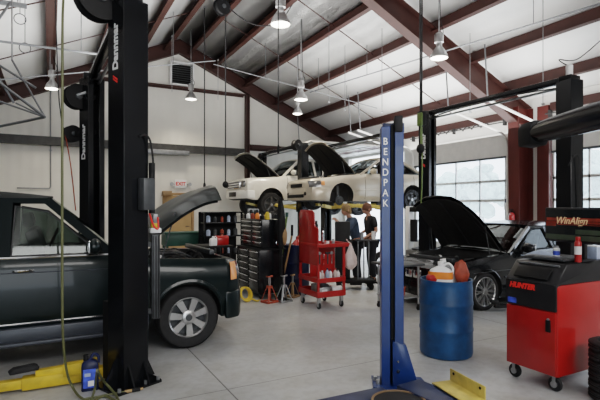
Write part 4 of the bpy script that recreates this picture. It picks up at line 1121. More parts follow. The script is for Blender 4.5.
for x in (X0+.05, X1-.05):
    for y in (Y0+.05, Y1-.05):
        k = MB().lathe([(.05, -.016), (.056, -.006), (.056, .006), (.05, .016)], (x, y, .056), 'X', 18).build('caster', 'rubber', cart)
        MB().lathe([(.025, -.02), (.025, .02)], (x, y, .056), 'X', 10).box((x, y, .115), (.05, .05, .14)).build('caster_fork', 'galv', k)
# bottles standing on the middle tray
kinds = [('whitep', 'redtool'), ('bag', 'whitep'), ('cloth', 'navy'), ('whitep', 'navy'), ('bag', 'redtool'), ('whitep', 'galv')]
wds = ['leftmost white bottle on the middle tray of the red cart', 'second bottle from the left on the red cart tray, pinkish', 'bluish bottle in the middle of the row on the red cart tray',
       'fourth bottle from the left on the red cart tray, white with dark cap', 'second bottle from the right on the red cart tray, pinkish', 'rightmost white bottle on the middle tray of the red cart']
for i in range(6):
    p = V((X0+.075+i*.078, Y0+.08+.03*(i % 2), .452)); h = [.19, .17, .21, .18, .2, .16][i]
    t = thing('spray_bottle', wds[i], 'bottle', p, group='bottles on the red cart')
    MB().lathe([(.03, 0), (.034, .006), (.034, h*.62), (.026, h*.75), (.013, h*.84), (.013, h*.9)], p, 'Z', 14).build('bottle_body', kinds[i][0], t)
    MB().lathe([(.016, h*.88), (.016, h), (.003, h)], p, 'Z', 10).build('bottle_cap', kinds[i][1], t)
# tools hanging on the back panel
tl = [('ratchet', 'short', .06), ('wrench', 'long', .14), ('pliers', 'pale', .22), ('hammer', 'dark', .30), ('screwdriver', 'slim', .38)]
for i, (nm, q, dx_) in enumerate(tl):
    x = X0+.06+dx_; y = Y0+.275; z = .80
    t = thing(nm, q+' '+nm+' hanging on the back panel of the red cart', nm, (x, y, z))
    MB().bar((x, y, z-.10), (x, y, z+.08), .022, .014, (0, 1, 0)).build('tool_shaft', 'dgrey' if i % 2 else 'chrome', t, .003)
    if nm == 'hammer': MB().cyl((x-.045, y, z+.09), (x+.045, y, z+.09), .018).build('tool_head', 'dgrey', t)
    elif nm == 'pliers': MB().bar((x-.02, y, z-.12), (x, y, z), .02, .016, (0, 1, 0)).bar((x+.02, y, z-.12), (x, y, z), .02, .016, (0, 1, 0)).build('tool_head', 'redtool', t)
    else: MB().lathe([(.022, -.01), (.03, -.006), (.03, .006), (.022, .01)], (x, y, z+.09), 'Y', 14).build('tool_head', 'galv', t)
# stuff on the bottom tray and top tray
p = V((X0+.15, Y0+.17, .21)); t = thing('parts_bin', 'pale grey open parts bin on the bottom tray of the red cart', 'bin', p)
mb = MB(); mb.box(p+V((0,0,.01)), (.2, .26, .02)); mb.box(p+V((-.1,0,.09)), (.012, .26, .18)); mb.box(p+V((.1,0,.09)), (.012, .26, .18)); mb.box(p+V((0,-.13,.07)), (.2, .012, .14)); mb.box(p+V((0,.13,.09)), (.2, .012, .18)); mb.build('bin_body', 'galv', t, .003)
MB().box(p+V((0,-.137,.08)), (.1, .004, .05)).build('bin_label', 'whitep', t)
p = V((X1-.10, Y0+.14, .21)); t = thing('shop_towel_roll', 'white paper towel roll on the bottom tray of the red cart', 'paper roll', p)
MB().lathe([(.02, -.1), (.065, -.1), (.065, .1), (.02, .1)], p+V((0,0,.065)), 'X', 24, False).build('paper', 'whitep', t); MB().lathe([(.02, -.101), (.02, .101)], p+V((0,0,.065)), 'X', 14, False).build('core', 'card', t)
p = V((X0+.33, Y0+.2, .21)); t = thing('air_gun', 'black impact gun lying on the bottom tray of the red cart', 'tool', p)
MB().cyl(p+V((-.1, 0, .05)), p+V((.08, .02, .05)), .032, .022).build('gun_barrel', 'blackm', t); MB().bar(p+V((-.06, 0, .05)), p+V((-.1, .1, .03)), .035, .045).build('gun_grip', 'rubber', t, .008)
for i, (dx_, dy, hgt, r, mt, lb) in enumerate([(.16, .1, .30, .022, 'chrome', 'tall chrome cylinder on the top tray of the red cart'), (.26, .12, .09, .03, 'whitep', 'small white tub on the top tray of the red cart'), (.36, .1, .11, .025, 'galv', 'small steel can on the top tray of the red cart'), (.12, .25, .42, .03, 'blackm', 'tall black bottle on the top tray of the red cart')]):
    p = V((X0+dx_, Y0+dy, 1.03)); t = thing('container', lb, 'container', p, group='containers on the red cart top')
    MB().lathe([(r*.9, 0), (r, .005), (r, hgt*.8), (r*.6, hgt*.88)], p, 'Z', 16).build('container_body', mt, t); MB().lathe([(r*.62, hgt*.87), (r*.62, hgt), (.002, hgt)], p, 'Z', 12).build('container_cap', 'plas', t)
# plastic bag hanging from the cart handle
c = V((X1+.115, Y0+.02, .82))
mb = MB(); rings = []
rnd = random.Random(4)
for i in range(13):
    t_ = i/12; z = .24-.44*t_; r = .02+.095*math.sin(min(1, t_*1.15)*PI*.55)**1.3*(1 if t_ < .85 else max(.15, 1-(t_-.85)*5.2))
    rings.append([c+V((r*(1+.13*math.sin(4*a+i*.5)+rnd.uniform(-.05, .05))*math.cos(a), r*.75*(1+.13*math.sin(5*a-i*.4))*math.sin(a), z)) for a in [2*PI*k/18 for k in range(18)]])
mb.rings(rings)
t = thing('plastic_bag', 'pale pinkish plastic bag hanging from the end of the red cart', 'bag', (c.x, c.y, c.z-.24)); mb.build('bag_body', 'bag', t)
MB().tube(smooth([c+V((-.02, 0, .24)), c+V((-.075, 0, .31)), c+V((-.05, .03, .29)), c+V((.01, .01, .24))], 5), .008, 6).build('bag_handle', 'bag', t)

# ------------------------------------------------------------------ tool chest and things around it
X0, X1, Y0, Y1 = 3.33, 3.84, 7.76, 8.9
ch = thing('tool_chest', 'big black rolling tool chest with silver drawer pulls left of the red cart', 'tool chest', ((X0+X1)/2, (Y0+Y1)/2, 0))
MB().box(((X0+X1)/2, (Y0+Y1)/2, .5), (X1-X0, Y1-Y0, .80)).build('lower_cabinet', 'black', ch, .008)
MB().box(((X0+X1)/2+.03, (Y0+Y1)/2, 1.17), (X1-X0-.08, Y1-Y0-.06, .56)).build('upper_chest', 'black', ch, .008)
mb = MB().box(((X0+X1)/2, (Y0+Y1)/2, .905), (X1-X0+.03, Y1-Y0+.03, .025)).build('worktop', 'blackm', ch, .006)
def drawers(x, ya, yb, zs):
    for z0, z1 in zip(zs, zs[1:]):
        d = MB().box((x-.008, (ya+yb)/2, (z0+z1)/2), (.018, yb-ya-.015, z1-z0-.014)).build('drawer', 'black', ch, .004)
        MB().box((x-.024, (ya+yb)/2, z1-.025), (.018, yb-ya-.06, .016)).build('drawer_pull', 'chrome', d, .003)
ym = Y0+(Y1-Y0)*.42
drawers(X0, Y0+.02, ym, [.12, .36, .50, .62, .74, .88]); drawers(X0, ym, Y1-.02, [.12, .28, .40, .52, .64, .76, .88])
drawers(X0+.07, Y0+.04, ym, [.93, 1.05, 1.15, 1.25, 1.34, 1.43]); drawers(X0+.07, ym, Y1-.04, [.93, 1.05, 1.15, 1.25, 1.34, 1.43])
for x in (X0+.07, X1-.07):
    for y in (Y0+.08, Y1-.08): MB().lathe([(.05, -.02), (.05, .02)], (x, y, .05), 'X', 16).box((x, y, .1), (.06, .05, .03)).build('caster', 'rubber', ch)
rnd = random.Random(11)
tops = [('whitep', 'white'), ('blackm', 'black'), ('rust', 'reddish'), ('galv', 'silver'), ('orange', 'orange'), ('card', 'brown'), ('blackm', 'dark'), ('whitep', 'pale'), ('yellow', 'yellow')]
ords = ['first', 'second', 'third', 'fourth', 'fifth', 'sixth', 'seventh', 'eighth', 'ninth']
for i, (mt, cn) in enumerate(tops):
    y = Y1-.1-i*(Y1-Y0-.2)/8; p = V((X0+.2+.1*(i % 2), y, 1.45)); h = rnd.uniform(.09, .17); r = rnd.uniform(.03, .045)
    t = thing('shop_bottle', cn+' bottle on the black tool chest, '+ords[i]+' from the left', 'bottle', p, group='bottles on the tool chest')
    MB().lathe([(r*.9, 0), (r, .005), (r, h*.6), (r*.5, h*.8), (r*.4, h*.86)], p, 'Z', 14).build('bottle_body', mt, t); MB().lathe([(r*.5, h*.84), (r*.5, h), (.002, h)], p, 'Z', 10).build('bottle_cap', 'plas', t)
# things in front / on the worktop edge
p = G(229, 262, .0); p = P(229, 247, 8.95); 
# leaning creeper and rods at the chest's right end
def rod(u0, v0, u1, v1, d0, d1, r, mat, name, label, cat, end=None):
    a, b = P(u0, v0, d0), P(u1, v1, d1); t = thing(name, label, cat, (b.x, b.y, b.z))
    MB().cyl(a, b, r, n=8).build('shaft', mat, t)
    if end: MB().cyl(a, a+(a-b).normalized()*.12, r*1.9, n=10).build('grip', end, t)
    return t
a = G(275.5, 297.5); 
t = thing('pole', 'pale green pole leaning against the black tool chest', 'pole', a)
MB().cyl(a, V((3.86, 7.72, 1.50)), .022, n=8).build('shaft', 'limegreen', t); MB().cyl(V((3.86, 7.72, 1.50)), V((3.862, 7.716, 1.58)), .03, n=8).build('grip', 'green', t)
t = thing('pry_bar', 'wooden handled bar leaning on the right end of the tool chest', 'bar', G(279, 297))
a = G(279, 297); MB().cyl(a, V((3.95, 7.68, 1.15)), .018, n=8).build('shaft', 'wood', t); MB().cyl(V((3.95, 7.68, 1.15)), V((3.95, 7.675, 1.35)), .024, n=8).build('grip', 'blackm', t)
t = thing('torque_wrench', 'silver wrench hanging on the end of the black tool chest', 'wrench', (3.72, 7.735, .75))
MB().bar((3.70, 7.742, 1.0), (3.78, 7.742, .76), .028, .016, (0, 1, 0)).build('wrench_shaft', 'chrome', t, .003); MB().lathe([(.03, -.01), (.04, -.005), (.04, .005), (.03, .01)], (3.69, 7.742, 1.02), 'Y', 14).build('wrench_head', 'chrome', t)
# tall dark locker-like hanging rack behind the chest end
t = thing('welding_cart', 'narrow black cart with gear between the tool chest and the blue drum', 'cart', (4.02, 8.35, 0))
mb = MB(); mb.box((4.02, 8.6, .72), (.28, .04, 1.44)); mb.build('back_panel', 'blackm', t, .006)
for z in (.25, .7, 1.15): MB().box((4.02, 8.45, z), (.28, .3, .03)).build('shelf', 'blackm', t, .004)
for x in (3.9, 4.14): MB().box((x, 8.33, .6), (.025, .025, 1.2)).build('leg', 'blackm', t)
p = V((4.0, 8.42, 1.165)); t = thing('coiled_cable', 'orange and black coiled cable on the narrow black cart', 'cable', p)
pts = [p+V((.09*math.cos(a), .09*math.sin(a), .02+.0045*a)) for a in [k*.45 for k in range(60)]]; MB().tube(pts, .012, 6).build('cable_coil', 'rust', t); MB().cyl(pts[-1], pts[-1]+V((.03, -.06, .01)), .016).build('plug', 'blackm', t)
# dark blue drum
c = V((4.22, 8.02, 0)); t = thing('steel_drum', 'dark blue drum standing between the tool chest and the red cart', 'drum', c)
MB().lathe([(.24, 0), (.25, .01), (.25, .3), (.257, .31), (.25, .32), (.25, .6), (.257, .61), (.25, .62), (.25, .93), (.255, .94), (.255, .955), (.24, .955), (.235, .94), (.01, .94)], c, 'Z', 36).build('drum_shell', 'navy', t)
MB().lathe([(.03, .94), (.03, .965), (.003, .965)], c+V((-.12, -.08, 0)), 'Z', 14).build('bung', 'galv', t)
p = c+V((-.02, -.06, .941)); t = thing('red_funnel', 'red funnel lying on the dark blue drum', 'funnel', p)
MB().lathe([(.11, 0), (.115, .012), (.05, .09), (.02, .12), (.018, .17), (.012, .17)], p, 'Z', 20, False).build('funnel_cone', 'redtool', t); MB().tube(arc(p+V((.11, 0, .02)), .025, -PI/2, PI/2, 6, (1, 0, 0), (0, 0, 1)), .006, 6).build('funnel_tab', 'redtool', t)
p = c+V((.09, .08, .941)); t = thing('red_can', 'small red can on the dark blue drum next to the funnel', 'can', p)
MB().lathe([(.05, 0), (.052, .005), (.052, .15), (.03, .17), (.02, .175)], p, 'Z', 16).build('can_body', 'rust', t); MB().lathe([(.022, .17), (.022, .2), (.003, .2)], p, 'Z', 10).build('can_cap', 'blackm', t)
p = P(281, 262, 8.42); t = thing('gear_stand', 'tall narrow black-covered stand with a brown rag beside the tool chest', 'stand', (p.x, p.y, 0))
MB().lathe([(.11, 0), (.11, .03), (.03, .05)], (p.x, p.y, 0), 'Z', 18).build('stand_base', 'blackm', t)
MB().cyl((p.x, p.y, .03), (p.x, p.y, 1.72), .028).build('stand_pole', 'blackm', t)
crumple((p.x, p.y, 1.36), .075, .075, .48, 21, 16, 12, .14).build('hanging_cover', 'blackm', t)
crumple((p.x+.05, p.y-.04, 1.15), .05, .05, .16, 23, 12, 8, .15).build('rag', 'wood', t)
# jack stands
def jackstand(u, v, mat, label, s=1.0, rz=0):
    p = G(u, v); t = thing('jack_stand', label, 'jack stand', p, rz, 'jack stands in front of the tool chest', local=True)
    for sx in (-1, 1):
        for sy in (-1, 1):
            MB().bar((sx*.12*s, sy*.11*s, .005), (sx*.03*s, sy*.03*s, .30*s), .035*s, .012*s, (sx, sy, 0)).build('leg', mat, t, .002)
    mb = MB(); mb.box((0, 0, .29*s), (.085*s, .08*s, .05*s)); mb.build('collar', mat, t, .004)
    mb = MB()
    for sx in (-1, 1): mb.bar((sx*.115*s, -.11*s, .02), (sx*.115*s, .11*s, .02), .02, .03); mb.bar((-.115*s, sx*.11*s, .02), (.115*s, sx*.11*s, .02), .02, .03)
    mb.build('foot_frame', mat, t)
    MB().box((0, 0, .37*s), (.035*s, .035*s, .2*s)).build('ratchet_bar', 'galv', t, .003); MB().prism([(-.06*s, .47*s), (.06*s, .47*s), (.065*s, .50*s), (.03*s, .485*s), (-.03*s, .485*s), (-.065*s, .50*s)], 'y', -.03*s, .03*s).build('saddle', mat, t, .003)
    MB().bar((.05*s, 0, .31*s), (.13*s, 0, .26*s), .02*s, .015*s).build('lever', 'blackm', t)
jackstand(269.5, 302.5, 'rust', 'reddish jack stand in front of the tool chest, left of the pair', .95, .3)
jackstand(284, 301.5, 'galv', 'silver jack stand beside the red cart', .95, .1)
jackstand(292.5, 297, 'card', 'brownish jack stand behind the silver one beside the red cart', .85, .5)
# yellow hose reel on the floor
p = G(247.5, 302); t = thing('cord_reel', 'yellow coiled cord on the floor at the front of the dark green car', 'cord', p)
mb = MB()
for k in range(4): mb.tube([p+V((.10*math.cos(a)*(1-.05*k), .05+.06*math.sin(a)+.03*k, .13+.11*math.sin(a)*(1-.04*k)+.0*k)) for a in [2*PI*j/20 for j in range(21)]], .018, 6)
mb.build('cord_coil', 'yellow', t); MB().tube(smooth([p+V((.08, 0, .05)), p+V((.14, -.08, .02)), p+V((.22, -.02, .02))], 5), .014, 6).build('cord_end', 'yellow', t)
# red toolbox, white bottle, paper on the chest's left side (on a side table)
t = thing('side_table', 'dark work table behind the front of the dark green car', 'table', (2.98, 9.35, 0))
MB().box((2.98, 9.35, .88), (.62, .7, .04)).build('table_top', 'blackm', t, .006)
for sx in (-.27, .27):
    for sy in (-.3, .3): MB().box((2.98+sx, 9.35+sy, .43), (.04, .04, .86)).build('leg', 'blackm', t)
p = V((3.12, 9.25, .90)); t = thing('small_toolbox', 'small red toolbox on the dark work table', 'toolbox', p)
MB().box(p+V((0,0,.07)), (.26, .16, .14)).build('box_body', 'redtool', t, .008); MB().prism([(-.08, .14), (.08, .14), (.05, .19), (-.05, .19)], 'x', -.13, .13, Matrix.Translation(p)).build('box_lid', 'redtool', t, .004); MB().tube(arc(p+V((0,0,.19)), .05, 0, PI, 8, (1,0,0), (0,0,1)), .008, 6).build('box_handle', 'blackm', t)
jug(V((2.9, 9.12, .90)), .55, 'white bottle on the dark work table beside the small red toolbox', 'whitep', 'whitep', None)
# black steel shelves
X0, X1, Y0, Y1 = 3.2, 4.12, 10.7, 11.15
t = thing('storage_shelf', 'black steel storage shelf full of shop supplies near the rear wall', 'shelf', ((X0+X1)/2, (Y0+Y1)/2, 0))
for z in (.12, .55, .98, 1.30): MB().box(((X0+X1)/2, (Y0+Y1)/2, z), (X1-X0, Y1-Y0, .03)).build('shelf_board', 'black', t, .004)
for x in (X0, X1):
    for y in (Y0, Y1): MB().box((x, y, .78), (.04, .04, 1.56)).build('upright', 'black', t)
MB().box(((X0+X1)/2, Y1, .8), (X1-X0, .015, 1.5)).build('back_panel', 'blackm', t)
MB().box(((X0+X1)/2, (Y0+Y1)/2, 1.55), (X1-X0, Y1-Y0, .03)).build('top_board', 'black', t, .004)
lv = {.565: 'lower', .995: 'middle', 1.315: 'upper'}
items = []; cols = [('cloth', 'pale blue'), ('navy', 'dark blue'), ('dgrey', 'dark grey'), ('grey', 'grey'), ('rust', 'reddish'), ('blackm', 'black')]
cnt = 0
for z, nm in lv.items():
    for k in range(5):
        x = X0+.12+k*.17; mt, cn = cols[(cnt*5+k*2+cnt) % 6]; h = rnd.uniform(.14, .2); r = rnd.uniform(.035, .055); p = V((x, Y0+.12, z))
        t = thing('supply_bottle', cn+' container on the '+nm+' shelf of the black storage shelf, '+ords[k]+' from the left', 'container', p, group='containers on the black storage shelf')
        MB().lathe([(r*.9, 0), (r, .005), (r, h*.7), (r*.5, h*.85), (r*.45, h*.88)], p, 'Z', 12).build('bottle_body', mt, t); MB().lathe([(r*.5, h*.87), (r*.5, h), (.002, h)], p, 'Z', 10).build('bottle_cap', 'blackm', t)
    cnt += 1
# second low black cabinet right of it
t = thing('parts_cabinet', 'second black cabinet standing right of the storage shelf', 'cabinet', (4.75, 10.95, 0))
MB().box((4.75, 10.95, .78), (.95, .45, 1.44)).build('cabinet_body', 'black', t, .01)
for sx in (-.235, .235):
    d = MB().box((4.75+sx, 10.715, .78), (.45, .02, 1.36)).build('door', 'black', t, .006); MB().box((4.75+sx*.15, 10.70, .8), (.02, .02, .14)).build('handle', 'chrome', d, .004)
MB().box((4.75, 10.95, .03), (.9, .4, .06)).build('plinth', 'blackm', t)
p = V((4.5, 10.9, 1.5)); t = thing('radio', 'small grey radio on top of the second black cabinet', 'radio', p)
MB().box(p+V((0,0,.07)), (.28, .12, .14)).build('radio_case', 'grey', t, .01)
for s in (-1, 1): MB().lathe([(.045, 0), (.045, -.01), (.01, -.014)], p+V((s*.08, -.06, .07)), 'Y', 14).build('speaker_grille', 'blackm', t)
# green bench at the rear
t = thing('bench', 'dark green metal bench by the tan rear door', 'bench', (3.05, 11.9, 0))
MB().box((3.05, 11.9, .86), (1.1, .55, .3)).build('bench_box', 'green', t, .015); MB().box((3.05, 11.9, 1.03), (1.16, .6, .04)).build('bench_top', 'green', t, .008)
for sx in (-.5, .5):
    for sy in (-.22, .22): MB().box((3.05+sx, 11.9+sy, .36), (.05, .05, .72)).build('leg', 'green', t)

# ------------------------------------------------------------------ exit sign, vent, brown box above the tan door
p = PY(180.5, 184, BY-.05); t = thing('exit_sign', 'white exit sign with red letters and two lamps above the tan door', 'sign', (p.x, BY, p.z-.16))
MB().box((p.x, BY-.04, p.z), (.42, .07, .3)).build('sign_case', 'whitep', t, .012)
text('EXIT', .17, 'txtr', t, (p.x, BY-.078, p.z), (1, 0, 0), (0, 0, 1), bold=.006)
for s in (-1, 1):
    MB().cyl((p.x+s*.22, BY-.05, p.z-.01), (p.x+s*.3, BY-.07, p.z-.01), .02).build('lamp_arm', 'grey', t)
    MB().lathe([(.03, .03), (.065, -.02), (.065, -.035), (.01, -.03)], (p.x+s*.32, BY-.08, p.z-.01), 'Y', 16).build('emergency_lamp', 'galv', t)
p = PY(181, 75, BY-.1); t = thing('wall_vent', 'grey louvred exhaust fan high on the rear wall under the ridge', 'vent', (p.x, BY, p.z-.4))
mb = MB(); s = .39
for a, b in (((-s, 0), (.05, 2*s+.05)), ((s, 0), (.05, 2*s+.05)), ((0, -s), (2*s, .05)), ((0, s), (2*s, .05))): mb.box((p.x+a[0], BY-.16, p.z+a[1]), (b[0], .3, b[1]))
mb.build('vent_frame', 'whitep', t, .006)
MB().box((p.x, BY-.03, p.z), (2*s, .02, 2*s)).build('fan_opening', 'blackm', t)
mb = MB()
for k in range(9): mb.bar((p.x-s+.03, BY-.22, p.z-s+.09+k*.077), (p.x+s-.03, BY-.22, p.z-s+.09+k*.077), .05, .008, (0, -.6, .8))
mb.build('louvres', 'dgrey', t)
p = PY(167, 193, BY-.15); t = thing('door_closer_box', 'small brown cardboard box on a bracket above the left of the tan door', 'box', (p.x, BY, p.z-.07))
MB().box((p.x, BY-.14, p.z), (.3, .24, .14)).build('box_body', 'card', t, .006); MB().box((p.x, BY-.14, p.z-.08), (.34, .27, .02)).build('bracket', 'wood', t, .003)
# thin pipe bent along the rear wall at left
a = PY(50.5, 60, BY-.06); b = PY(50.5, 188.5, BY-.06); c2 = PY(17, 189.5, BY-.06)
t = thing('wall_conduit', 'thin grey conduit running down the rear wall with a bend to the left', 'pipe', (b.x, BY, b.z))
MB().tube([a, b+V((0,0,.06)), b+V((-.02,0,.015)), b+V((-.06,0,0)), V((c2.x, b.y, b.z))], .02, 8).build('conduit', 'grey', t)
MB().box((b.x, BY-.03, b.z+1.2), (.09, .05, .04)).build('pipe_clip', 'galv', t)

# ------------------------------------------------------------------ high bay lamps
def lamp(u, v, d, dia, label, rod_to=None):
    p = P(u, v, d); r = dia/2; t = thing('high_bay_lamp', label, 'lamp', p, group='high bay lamps')
    h = dia*.6
    MB().lathe([(r, 0), (r*1.02, .01), (r*.93, h*.35), (r*.72, h*.7), (r*.45, h)], p, 'Z', 28, False).build('lamp_shade', 'alum', t)
    MB().lathe([(r*.94, .012), (r*.5, -.015), (.01, -.02)], p, 'Z', 24).build('lamp_lens', 'bulb', t)
    MB().lathe([(r*.47, h), (r*.34, h+.03), (r*.34, h+.10), (r*.52, h+.11), (r*.52, h+.27), (r*.4, h+.30), (.02, h+.31)], p, 'Z', 18).build('ballast_housing', 'alum', t)
    top = roofz(p.x)-.03
    MB().cyl(p+V((0,0,h+.29)), V((p.x, p.y, top)), .012, n=6).build('hanger_rod', 'galv', t)
    MB().tube(smooth([p+V((.05,0,h+.2)), p+V((.12,0,h+.35)), p+V((.05,0,h+.6)), V((p.x+.02, p.y, top-.02))], 5), .008, 5).build('lamp_cord', 'blackm', t)
    l = bpy.data.lights.new('lamp_light', 'SPOT'); l.energy = 130; l.spot_size = 2.4; l.spot_blend = .6; l.color = (1, .88, .70); l.shadow_soft_size = r
    o = bpy.data.objects.new('lamp_light', l); C.objects.link(o); o.location = (p.x, p.y, p.z-.05)
lamp(280.5, 25, 9.3, .40, 'high bay lamp hanging at the top centre of the picture')
lamp(191, 99.5, 15.3, .36, 'high bay lamp in front of the rear wall under the vent')
lamp(301, 100, 12.4, .36, 'upper one of the two lamps above the white pickup')
lamp(297.5, 114, 14.2, .30, 'lower one of the two lamps above the white pickup')
lamp(439, 58.5, 9.6, .36, 'high bay lamp hanging in front of the big brown rafter')
lamp(52, 89, 12.6, .35, 'high bay lamp at the far left beside the tall black posts')

# ------------------------------------------------------------------ reels, hanging cords and hoses
def reel(c, axis, r, w, label, name='hose_reel', hang=None, cat='hose reel'):
    t = thing(name, label, cat, c); T = axis
    ax = V(axis).normalized(); up = V((0,0,1)); x = ax.cross(up).normalized()
    R_ = Matrix((x, ax, up)).transposed()
    MB().lathe([(.03, -w/2), (r, -w/2), (r, -w/2+.012), (r*.72, -w/2+.02), (r*.72, w/2-.02), (r, w/2-.012), (r, w/2), (.03, w/2)], c, 'Y', 32, T=R_).build('reel_drum', 'blackm', t)
    MB().lathe([(r*.25, w/2), (r*.25, w/2+.03), (.02, w/2+.035)], c, 'Y', 18, T=R_).lathe([(r*.25, -w/2), (r*.25, -w/2-.03), (.02, -w/2-.035)], c, 'Y', 18, T=R_).build('reel_hub', 'dgrey', t)
    mb = MB()
    for k in range(3): mb.lathe([(r*.74, -w*.3+k*w*.3-.02), (r*.80, -w*.3+k*w*.3), (r*.74, -w*.3+k*w*.3+.02)], c, 'Y', 28, False, T=R_)
    mb.build('wound_hose', 'rubber', t)
    return t, x
# big reel on top of the near left post
c = P(99, -2, 4.35); t, x = reel(c, (.25, -.97, 0), .215, .13, 'big black hose reel at the top of the near left lift post')
pt = Ts_left = V((.655, 4.68, 0))
MB().bar(c+V((.05,0,0)), V((.60, 4.66, c.z)), .06, .05).bar(c+V((0,0,.19)), V((.62, 4.66, c.z+.02)), .05, .04).build('reel_bracket', 'blackm', t)
# yellow-green hose that hangs from it and trails on the floor
hx = P(62.3, 250, 4.0)
pts = smooth([c+V((-.15, -.02, .08)), P(68, -22, 4.22), P(63, 6, 4.05), P(62.4, 100, 4.0), P(62.2, 200, 4.0), P(62.3, 300, 4.0), P(63.5, 345, 4.02), G(67, 372, .22), G(72, 386, .07), G(80, 397, .018), G(92, 401, .016), G(104, 396, .016), G(116, 401, .016), G(128, 408, .016)], 8)
solo(MB().tube(pts, .0108, 8), 'air_hose', 'hose', 'long yellow-green air hose hanging down at the left and trailing on the floor', 'hose')
pts = smooth([G(97, 371, .35), G(96, 378, .2), G(95, 388, .06), G(91, 400, .016), G(86, 410, .016)], 8)
solo(MB().tube(pts, .011, 7), 'hose_loop', 'hose', 'short olive hose draped behind the blue oil jug', 'hose')
pts = smooth([G(97, 370, .36), G(103, 380, .14), G(110, 388, .05), G(117, 397, .016), G(122, 410, .016)], 8)
solo(MB().tube(pts, .011, 7), 'hose_tail', 'hose', 'olive hose end running from the post foot to the lower picture edge', 'hose')
a, b = G(84, 399, .02), G(143, 388.5, .02)
t = thing('air_wand', 'long air wand with brass and black grip lying before the lift post', 'tool', (a+b)/2-V((0,0,.02)))
MB().cyl(a, a.lerp(b, .68), .009, n=8).build('wand_tube', 'hose', t); MB().cyl(a.lerp(b, .68), a.lerp(b, .8), .014, n=10).build('wand_grip', 'tan', t); MB().cyl(a.lerp(b, .8), a.lerp(b, .95), .016, n=10).build('wand_valve', 'blackm', t); MB().cyl(a.lerp(b, .95), b, .010, n=8).build('wand_tip', 'tan', t)
# reels on the far left post
c = P(77, 97, 7.0); t, x = reel(c, (.3, -.95, 0), .185, .15, 'black hose reel high on the far left lift post')
MB().bar(c, V((.60, 7.66, c.z)), .06, .06).build('reel_bracket', 'blackm', t); MB().cyl(c+V((.0, -.1, .0)), c+V((.12, -.14, .05)), .025).build('swivel', 'galv', t)
c = P(72, 134, 7.3); t, x = reel(c, (.3, -.95, 0), .13, .14, 'small black reel lower on the far left lift post')
MB().bar(c, V((.60, 7.74, c.z)), .06, .06).build('reel_bracket', 'blackm', t); MB().tube(smooth([c+V((-.1, -.05, -.02)), c+V((-.16, -.05, .3)), c+V((-.2, -.05, .9)), V((c.x-.25, c.y, roofz(c.x-.25)-.05))], 6), .009, 6).build('feed_hose', 'rubber', t)
MB().tube(smooth([c+V((-.1, -.05, 0)), c+V((-.02, -.05, -.5)), c+V((.05, -.05, -1.2))], 6), .010, 6).build('hose_end', 'rust', t)
c = V((6.68, 12.66, 3.58)); t, x = reel(c, (.3, -.95, 0), .17, .16, 'black hose reel between the raised pickup and the hood of the champagne sedan')
MB().bar(c, V((6.95, 12.8, 3.58)), .06, .06).build('reel_bracket', 'blackm', t)
# reel under the ridge with a hanging ball stop
c = P(222, 7, 11.4); t, x = reel(c, (.3, -.95, 0), .20, .16, 'black hose reel hanging under the ridge with a long straight cord')
MB().bar(c, V((c.x, c.y, roofz(c.x)-.05)), .05, .05).build('reel_bracket', 'blackm', t)
q = P(225.5, 184.5, 11.4)
MB().cyl(V((q.x, q.y, c.z-.1)), q, .016, n=8).build('hanging_cord', 'rubber', t); MB().ell(q, (.075, .075, .085), 14, 8).build('ball_stop', 'blackm', t)
MB().tube(smooth([c+V((.1, 0, .05)), c+V((.7, -.2, -.35)), c+V((1.3, -.4, -.3)), c+V((1.7, -.5, .25))], 6), .014, 6).build('feed_hose', 'rubber', t)
def drop(u, v0, v1, d, r, label, mat='rubber', weight=True):
    a = P(u, v0, d); b = P(u, v1, d); top = roofz(a.x)-.04 if v0 <= 0 else a.z
    t = thing('drop_cord', label, 'cord', (b.x, b.y, b.z)); MB().cyl((b.x, b.y, top), b, r, n=7).build('cord', mat, t)
    if weight: MB().lathe([(r*1.2, .1), (r*2.2, .06), (r*2.4, -.02), (r*1.4, -.07)], b, 'Z', 10).build('cord_end', 'blackm', t)
    MB().box((b.x, b.y, top), (.05, .05, .04)).build('ceiling_hook', 'galv', t)
drop(204.5, 0, 186, 13.6, .017, 'straight dark cord hanging left of the reel cord under the ridge')
drop(278.3, 0, 150, 9.0, .011, 'thin dark cord hanging beside the top centre lamp')
drop(172, 36, 92, 14.8, .009, 'thin light grey drop pipe beside the rear wall vent', 'galv', False)
drop(218, 60, 100, 15.6, .009, 'short grey drop pipe right of the rear wall vent', 'galv', False)
for u, v0, v1, d, lb in ((329, 0, 102, 12.2, 'thin rod hanging above the champagne sedan hood'), (345, 40, 110, 12.8, 'thin rod hanging just right of the hood of the champagne sedan'), (382, 74, 112, 11.5, 'slanted thin rod above the blue post'), (470, 12, 112, 10.5, 'thin rod hanging in front of the big brown rafter'), (543, 62, 104, 8.4, 'thin rod hanging by the right black post')):
    a = P(u, v0, d); b = P(u, v1, d); a.z = roofz(a.x)-.05
    t = thing('hanger_rod', lb, 'rod', b, group='thin ceiling hanger rods'); MB().cyl(a, b, .007, n=6).build('rod', 'grey', t); MB().box(b, (.04, .04, .03)).build('rod_nut', 'galv', t)
